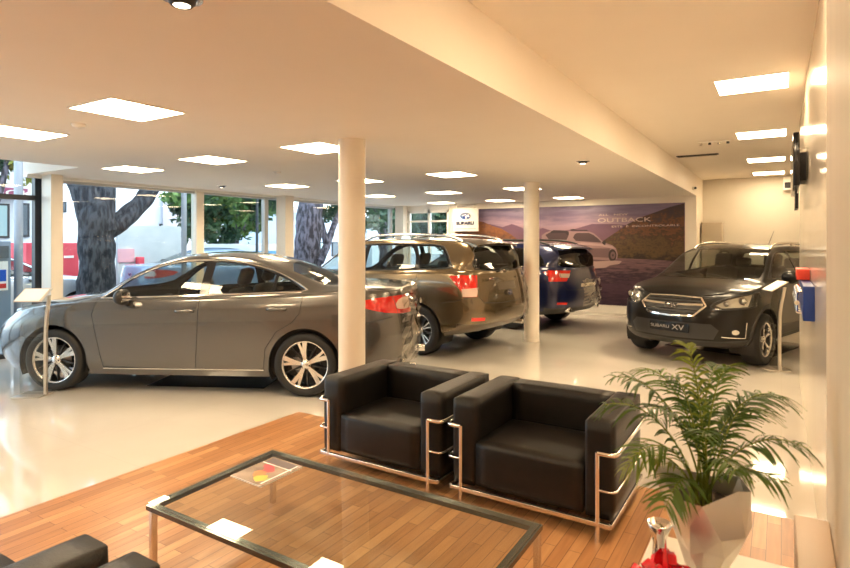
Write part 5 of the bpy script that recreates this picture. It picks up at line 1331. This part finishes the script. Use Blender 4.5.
def crown(name, parent, c, rad, n, m, size=.14, seed=1):
    rnd = random.Random(seed); mb = MB()
    cl = [(Vector((rnd.gauss(0, .45) * rad[0], rnd.gauss(0, .45) * rad[1], rnd.gauss(0, .42) * rad[2])), rnd.uniform(.25, .5)) for _ in range(max(4, n // 90))]
    for i in range(n):
        q, rr_ = cl[i % len(cl)]
        p = Vector(c) + q + Vector((rnd.gauss(0, 1), rnd.gauss(0, 1), rnd.gauss(0, .8))) * rr_ * min(rad) * .55
        a = Vector((rnd.gauss(0, 1), rnd.gauss(0, 1), rnd.gauss(0, 1))).normalized(); b = a.orthogonal().normalized(); s = size * rnd.uniform(.6, 1.3)
        mb.add([p - a * s, p - b * s * .4, p + a * s, p + b * s * .4], [(0, 1, 2, 3)])
    return mb.build(name, m, parent, recalc=False)
def P3(px, py, X):
    """a point of the street: column and row of the view met by the plane x = X"""
    k = (px - 425) / 570; c_, s_ = math.cos(math.radians(32)), math.sin(math.radians(32)); z = X / (k * c_ - s_)
    return Vector((X, k * z * s_ + z * c_, CAM_H + (240 - py) / 570 * z))
# big forked tree
t = thing('forked_tree', 'big dark forked tree trunk on the pavement beyond the grey sedan', 'tree', (0, 0, 0))
X = -11.2; mb = MB(); b0 = P3(97, 240, X); yb = b0.y
trunk_mb(mb, [(X, yb - .02, -.08), (X, yb - .02, .5), (X, yb, 1.4), (X + .02, yb - .04, 2.1), P3(95, 205, X - .1)], [.345, .29]); 
mb2 = MB(); trunk_mb(mb2, [P3(99, 232, X), P3(94, 210, X - .03), P3(84, 186, X - .15), P3(72, 165, X - .3), P3(62, 140, X - .5)], [.33, .20], seed=3)
trunk_mb(mb, [P3(104, 232, X), P3(119, 222, X), P3(135, 209, X), P3(148, 194, X), P3(156, 176, X + .1), P3(160, 150, X + .2)], [.21, .15], seed=5)
trunk_mb(mb, [P3(99, 222, X), P3(103, 190, X), P3(107, 150, X)], [.27, .17], seed=9)
mb.build('trunk', bark, t); mb2.build('branch', bark, t)
crown('crown', t, (X - .3, yb + .4, 4.6), (2.4, 2.6, 1.0), 2600, LM[0], .16, 4)
crown('leaf_cluster', t, P3(112, 181, X - 1.2), (.5, .5, .28), 200, LM[0], .10, 5)
# second broad tree seen behind the nearer column
t = thing('broad_tree', 'broad pale barked tree outside, left of the front round column', 'tree', (0, 0, 0))
X = -11.0; mb = MB(); q = P3(308, 240, X)
trunk_mb(mb, [(X, q.y - .1, -.08), (X, q.y, .7), (X, q.y, 1.6), P3(311, 205, X), P3(316, 180, X), P3(322, 150, X)], [.40, .30], seed=11)
trunk_mb(mb, [P3(320, 262, X + .4), P3(327, 245, X + .3), P3(333, 228, X + .2), P3(343, 205, X), P3(352, 180, X)], [.11, .07], seed=13)
trunk_mb(mb, [P3(327, 245, X + .3), P3(322, 225, X + .2), P3(317, 205, X + .2)], [.09, .05], seed=14)
mb.build('trunk', bark2, t)
crown('crown', t, (X, q.y + .6, 4.0), (2.2, 2.4, 1.2), 2400, LM[0], .15, 14)
crown('leaf_cluster', t, P3(328, 215, X - .8), (.6, .7, .5), 300, LM[0], .10, 15)
# trees farther down the street
def far_tree(name, label, px, X, h, r, crowns, rt=.14):
    t = thing(name, label, 'tree', (0, 0, 0)); q = P3(px, 240, X); mb = MB()
    trunk_mb(mb, [(X, q.y, -.08), (X, q.y + .05, 1.0), (X, q.y - .05, 1.9), (X + .1, q.y, h)], [rt * 1.3, rt * .7], seed=px)
    trunk_mb(mb, [(X, q.y, 1.7), (X, q.y + .5, 2.5), (X, q.y + .9, h)], [rt * .7, rt * .35], seed=px + 1)
    trunk_mb(mb, [(X, q.y, 1.8), (X, q.y - .5, 2.5), (X, q.y - .8, h)], [rt * .7, rt * .35], seed=px + 2)
    mb.build('trunk', bark2, t)
    for i, (cx, cy, s, rad, n, mi, sz) in enumerate(crowns): crown('leaf_cluster', t, P3(cx, cy, X + s), rad, n, LM[mi], sz, px + i * 7)
far_tree('street_tree', 'leafy street tree with slender trunk seen between the two glass front piers', 236, -16, 4.2, 1, [(226, 198, 0, (1.6, 2.0, .9), 2800, 1, .16), (250, 195, .5, (1.3, 1.5, .8), 2000, 0, .15), (207, 220, .5, (.9, 1.1, .9), 1900, 0, .13), (212, 200, .6, (.9, 1.4, .8), 1500, 1, .13), (238, 208, .2, (1.0, 1.3, .7), 1300, 1, .13), (246, 222, -.5, (.8, 1.0, .6), 700, 1, .11)])
far_tree('yellow_tree', 'yellow green tree behind the middle window post', 200, -19, 4.6, 1, [(203, 196, 0, (.8, 1.0, 1.2), 700, 2, .14), (255, 200, 1, (1.0, 1.2, .9), 500, 2, .13)])
far_tree('dark_tree', 'dark dense tree outside the farthest street window', 384, -14, 4.6, 1, [(378, 196, 0, (1.5, 2.0, .9), 2600, 0, .13), (392, 200, 0, (1.4, 1.8, .8), 2000, 0, .13), (372, 222, .5, (1.0, 1.2, .5), 900, 0, .12)], rt=.22)
t = thing('yard_tree', 'dark green tree outside the back window', 'tree', (0, 0, 0))
mb = MB(); trunk_mb(mb, [(-9.6, 18, -.08), (-9.6, 18, 1.2), (-9.5, 18.1, 3.5)], [.18, .1], seed=40); mb.build('trunk', bark, t)
crown('crown', t, (-9.6, 17.2, 2.3), (2.6, 1.3, 1.2), 6200, LM[0], .15, 41)
hs = MB().box(-8.9, -5.5, 20.5, 22, -.06, 2.35).build('yard_wall', noisy('yard_wall_paint', (.45, .55, .60), (.55, .63, .68), .8, .8)); tag(hs, 'pale blue grey yard wall outside the back window', 'wall')
far_tree('left_tree', 'yellow green tree top above the maroon shop sign, through the entrance glass', -30, -14.9, 4.6, 1, [(24, 163, 0, (.9, 1.1, .8), 900, 2, .14), (2, 160, .3, (.8, .8, .6), 500, 0, .13)])
# poles
for px, X, r, lb in ((18.5, -10.9, .065, 'thick grey street pole outside the entrance at the far left'), (184, -10.8, .055, 'grey street pole just left of the middle window post')):
    q = P3(px, 240, X); mb = MB(); mb.tube([(X, q.y, -.07), (X, q.y, 6)], r, 16); mb.lathe([(r * 1.8, -.07), (r * 1.8, .15), (r, .25)], 'z', 16, 0, (X, q.y, 0))
    tag(mb.build('street_pole', mat('pole_grey_%d' % int(px), (.34, .36, .40), .5)), lb, 'pole')
q = P3(257, 240, -14.1); tag(MB().tube([(-14.1, q.y, -.07), (-14.1, q.y, 5)], .045, 12).build('street_pole', mat('pole_dark', (.05, .06, .07), .5)), 'thin dark street pole beside the leafy street tree', 'pole')
# pale houses across the street
hw_ = noisy('pale_house_wall', (.62, .67, .73), (.70, .75, .80), .7, .8); hw2 = noisy('rosy_house_wall', (.72, .62, .64), (.76, .68, .70), .7, .8)
M['street_glass'] = mat('dark_street_window', (.10, .13, .16), .15, spec=.8); M['pale_glass'] = mat('pale_street_window', (.35, .50, .52), .12, spec=.8)
def house(name, label, X, py0, py1, h, m, wins, extra=None, depth=5.0):
    t = thing(name, label, 'building', (0, 0, 0)); y0, y1 = P3(py0, 240, X).y, P3(py1, 240, X).y
    MB().box(X - depth, X, y0, y1, -.08, h).build('house_wall', m, t)
    MB().box(X - depth - .1, X + .25, y0 - .05, y1 + .05, h, h + .18).build('roof_edge', M['white'], t)
    for (a, b, c, d, mm) in wins:
        p, q = P3(a, b, X), P3(c, d, X)
        f = MB().box(X - .02, X + .05, p.y - .04, q.y + .04, q.z - .05, p.z + .05).build('window_frame', M['darkmetal'], t)
        MB().box(X + .03, X + .06, p.y + .02, q.y - .02, q.z, p.z).build('window_glass', M[mm], f)
    return t, y0, y1
t, y0, y1 = house('white_building', 'white building with dark framed windows across the street, seen through the entrance', -16.5, -60, 60, 5.5, hw_, [(-12, 205, 7, 236, 'pale_glass'), (21, 205, 27, 235, 'street_glass'), (61.5, 203, 65, 211, 'street_glass') if False else (-40, 205, -25, 236, 'pale_glass')])
p, q = P3(-30, 189, -16.4), P3(27, 196.5, -16.4)
M['maroon'] = mat('maroon_sign', (.30, .06, .14), .5)
MB().box(-16.48, -16.36, p.y, q.y, 2.69, 2.95).build('shop_sign', M['maroon'], t)
vs, fs = text_mb('ROCK', .22, .02, sx=2.2); mid = P3(4, 192.8, -16.35); mid.z = 2.81; mb = MB(); mb.add([(-16.35 + v.z, mid.y + v.x, mid.z + v.y) for v in vs], fs); mb.build('sign_letters', M['white'], t)
house('low_white_house', 'low white house with small windows behind the forked tree', -22, 62, 172, 4.6, hw_, [(104.5, 204, 114, 213, 'street_glass'), (160, 225, 177, 239, 'pale_glass'), (61.8, 203, 64.8, 211, 'street_glass')])
house('rosy_house', 'pinkish house wall between the forked tree and the middle window post', -21, 176, 198, 3.4, hw2, [], depth=.9)
house('long_pale_house', 'long pale house behind the street trees', -27, 196, 300, 3.6, hw_, [(222, 230, 232, 239, 'street_glass'), (243, 232, 252, 240, 'street_glass'), (206, 226, 214, 238, 'pale_glass')])
house('blue_white_house', 'pale blue building behind the broad tree', -20, 300, 372, 3.0, noisy('bluish_house_wall', (.50, .58, .70), (.60, .67, .76), .7, .8), [(312, 243, 325, 255, 'pale_glass'), (332, 243, 345, 255, 'street_glass')])
house('far_white_house', 'white gable wall behind the dark tree', -19, 372, 402, 2.55, hw_, [], depth=.9)
# white boundary walls and fence with a blue strip sign
wl = MB().box(-14.6, -14.45, P3(196, 240, -14.5).y, P3(300, 240, -14.5).y, -.08, 1.52).build('boundary_wall', hw_); tag(wl, 'low white boundary wall along the street under the trees', 'wall')
q = P3(222, 240, -14.4); tag(MB().box(-14.44, -14.40, q.y - .75, q.y + .75, 1.0, 1.28).build('blue_banner', mat('banner_blue', (.03, .22, .50), .5)), 'pale blue strip banner on the low boundary wall', 'banner')
q = P3(268, 240, -14.4); tag(MB().box(-14.44, -14.40, q.y - .6, q.y + .6, 1.02, 1.28).build('blue_banner', mat('banner_pale', (.10, .30, .50), .5)), 'pale strip banner on the boundary wall, right one', 'banner')
wl = MB().box(-13.7, -13.6, P3(118, 240, -13.6).y, P3(181, 240, -13.6).y, -.08, 2.0).build('mesh_fence', noisy('pale_hoarding', (.50, .56, .58), (.60, .65, .65), 2, .7)); tag(wl, 'pale hoarding behind the forked tree', 'hoarding')
# red boxes
t = thing('red_container', 'red and white container behind the forked tree', 'container', (0, 0, 0)); a, b = P3(26, 243, -13.6), P3(79, 272, -13.6)
M['streetred'] = noisy('street_red', (.62, .05, .08), (.70, .09, .11), 2, .6)
MB().box(-14.6, -13.6, a.y, b.y, .55, a.z, bev=.02).build('container_body', M['streetred'], t)
MB().box(-14.4, -13.7, a.y + .05, b.y - .05, -.08, .55).build('container_base', M['black'], t)
c = P3(69, 257, -13.58); MB().box(-13.60, -13.58, c.y - .10, c.y + .10, c.z - .02, c.z + .03).build('container_mark', M['white'], t)
a, b = P3(137.5, 257, -13.45), P3(143.5, 266, -13.45); o = MB().box(-13.55, -13.4, a.y, b.y, b.z - .7, a.z, bev=.02).build('red_bin', M['streetred']); tag(o, 'small red bin beside the blue car outside', 'bin')
bpy.data.objects['red_bin'].location.z = 0
MB().box(-13.52, -13.43, a.y + .02, b.y - .02, -.06, b.z - .68).build('bin_post', M['black'], o)
a, b = P3(118, 249, -13.58), P3(134, 262, -13.58); o = MB().box(-13.602, -13.56, a.y, b.y, b.z, a.z).build('pink_poster', mat('poster_pink', (.75, .42, .46), .6)); tag(o, 'faded pink poster on the pale hoarding', 'poster')
# ticket kiosk at the far left
t = thing('street_kiosk', 'grey blue street kiosk with a white poster outside the entrance', 'kiosk', (0, 0, 0)); X = -10.6
a, b = P3(-30, 240, X), P3(11, 240, X)
kb = mat('kiosk_blue_grey', (.20, .27, .36), .4)
MB().box(X - .8, X, a.y, b.y, -.08, 1.62, bev=.01).build('kiosk_body', kb, t)
a2, b2 = P3(-20, 262, X), P3(7.5, 290, X); MB().box(X, X + .02, a2.y, b2.y, b2.z, a2.z).build('poster', M['paper'], t)
a2, b2 = P3(-6, 270, X), P3(5.5, 281, X); MB().box(X + .02, X + .025, a2.y, b2.y, b2.z, a2.z).build('poster_blue_panel', mat('poster_blue', (.01, .10, .55), .5), t)
a2, b2 = P3(-6, 284, X), P3(5.5, 288, X); MB().box(X + .02, X + .025, a2.y, b2.y, b2.z, a2.z).build('poster_red_panel', mat('poster_red', (.6, .03, .03), .5), t)
a2, b2 = P3(-6, 246, X), P3(8, 258, X); MB().box(X, X + .03, a2.y, b2.y, b2.z, a2.z).build('kiosk_window', M['street_glass'], t)
# low shrubs
t = MB(); o = crown('street_shrub', None, P3(30, 276, -13.42) + Vector((.0, .1, -.30)), (.04, .5, .28), 500, LM[0], .08, 60); tag(o, 'low dark shrub in front of the red container', 'shrub')
# parked cars: same build as the sedan, other paint
def street_car(label, key, loc, rz, col):
    src = CARS['sedan_car'][0]; c = copy_tree(src); c.location = loc; c.rotation_euler[2] = rz; c['label'] = label
    pm = paint('street_paint_' + key, col, .2, .35, False)
    for o in c.children_recursive:
        if o.type != 'MESH': continue
        if o.name.startswith('plastic_film'): continue
        mm = [m for m in o.data.materials]
        if M['grey_paint'] in mm:
            o.data = o.data.copy()
            for i, m in enumerate(mm):
                if m == M['grey_paint']: o.data.materials[i] = pm
    for o in list(c.children):
        if o.name.startswith('plastic_film'): bpy.data.objects.remove(o)
    return c
if 'sedan_car' in CARS:
    q = P3(68, 285, -12.2); street_car('white car parked on the street left of the forked tree', 'white', (-12.48, q.y - 2.9, -.06), -PI / 2 + PI, (.62, .66, .72))
    q = P3(133, 270, -12.2); c = street_car('pale blue car parked on the street right of the forked tree', 'blue', (-12.35, q.y + 1.15, -.06), PI / 2, (.22, .32, .48))

# ------------------------------------------------------------------ sky, sun, camera
w = bpy.data.worlds.new('World'); SC.world = w; w.use_nodes = True; nt = w.node_tree; bg = nt.nodes['Background']
sk = nnode(nt, 'ShaderNodeTexSky'); sk.sky_type = 'NISHITA'; sk.sun_elevation = math.radians(48); sk.sun_rotation = math.radians(75); sk.sun_disc = False; sk.air_density = 1.2; sk.dust_density = 2.5; sk.ozone_density = 1.0
mx = nnode(nt, 'ShaderNodeMix', data_type='RGBA'); mx.inputs['Factor'].default_value = .55; mx.inputs['B'].default_value = (.80, .92, 1.0, 1)
ml = nnode(nt, 'ShaderNodeMix', data_type='RGBA', blend_type='MULTIPLY'); ml.inputs['Factor'].default_value = 1; ml.inputs['B'].default_value = (.17, .17, .17, 1)
nt.links.new(sk.outputs[0], ml.inputs['A']); nt.links.new(ml.outputs['Result'], mx.inputs['A']); nt.links.new(mx.outputs['Result'], bg.inputs[0]); bg.inputs[1].default_value = SKY
cam = bpy.data.cameras.new('camera'); co = bpy.data.objects.new('camera', cam); COL.objects.link(co); SC.camera = co
cam.sensor_width = 36; cam.lens = 570 / 850 * 36; cam.shift_y = -(284 - 240) / 850; cam.clip_end = 300; cam.clip_start = .05
co.location = (0, 0, CAM_H); co.rotation_euler = (PI / 2, 0, math.radians(32))
cam.dof.use_dof = True; cam.dof.focus_distance = 5.0; cam.dof.aperture_fstop = 4.5
vs = SC.view_settings; vs.view_transform = 'Standard'; vs.look = 'None'; vs.exposure = EXPO; vs.gamma = 1; vs.use_curve_mapping = False
SC.cycles.max_bounces = 12; SC.cycles.transparent_max_bounces = 24; SC.cycles.diffuse_bounces = 8; SC.cycles.glossy_bounces = 5
SC.cycles.caustics_reflective = False; SC.cycles.caustics_refractive = False; SC.cycles.use_denoising = True; SC.cycles.sample_clamp_indirect = 6
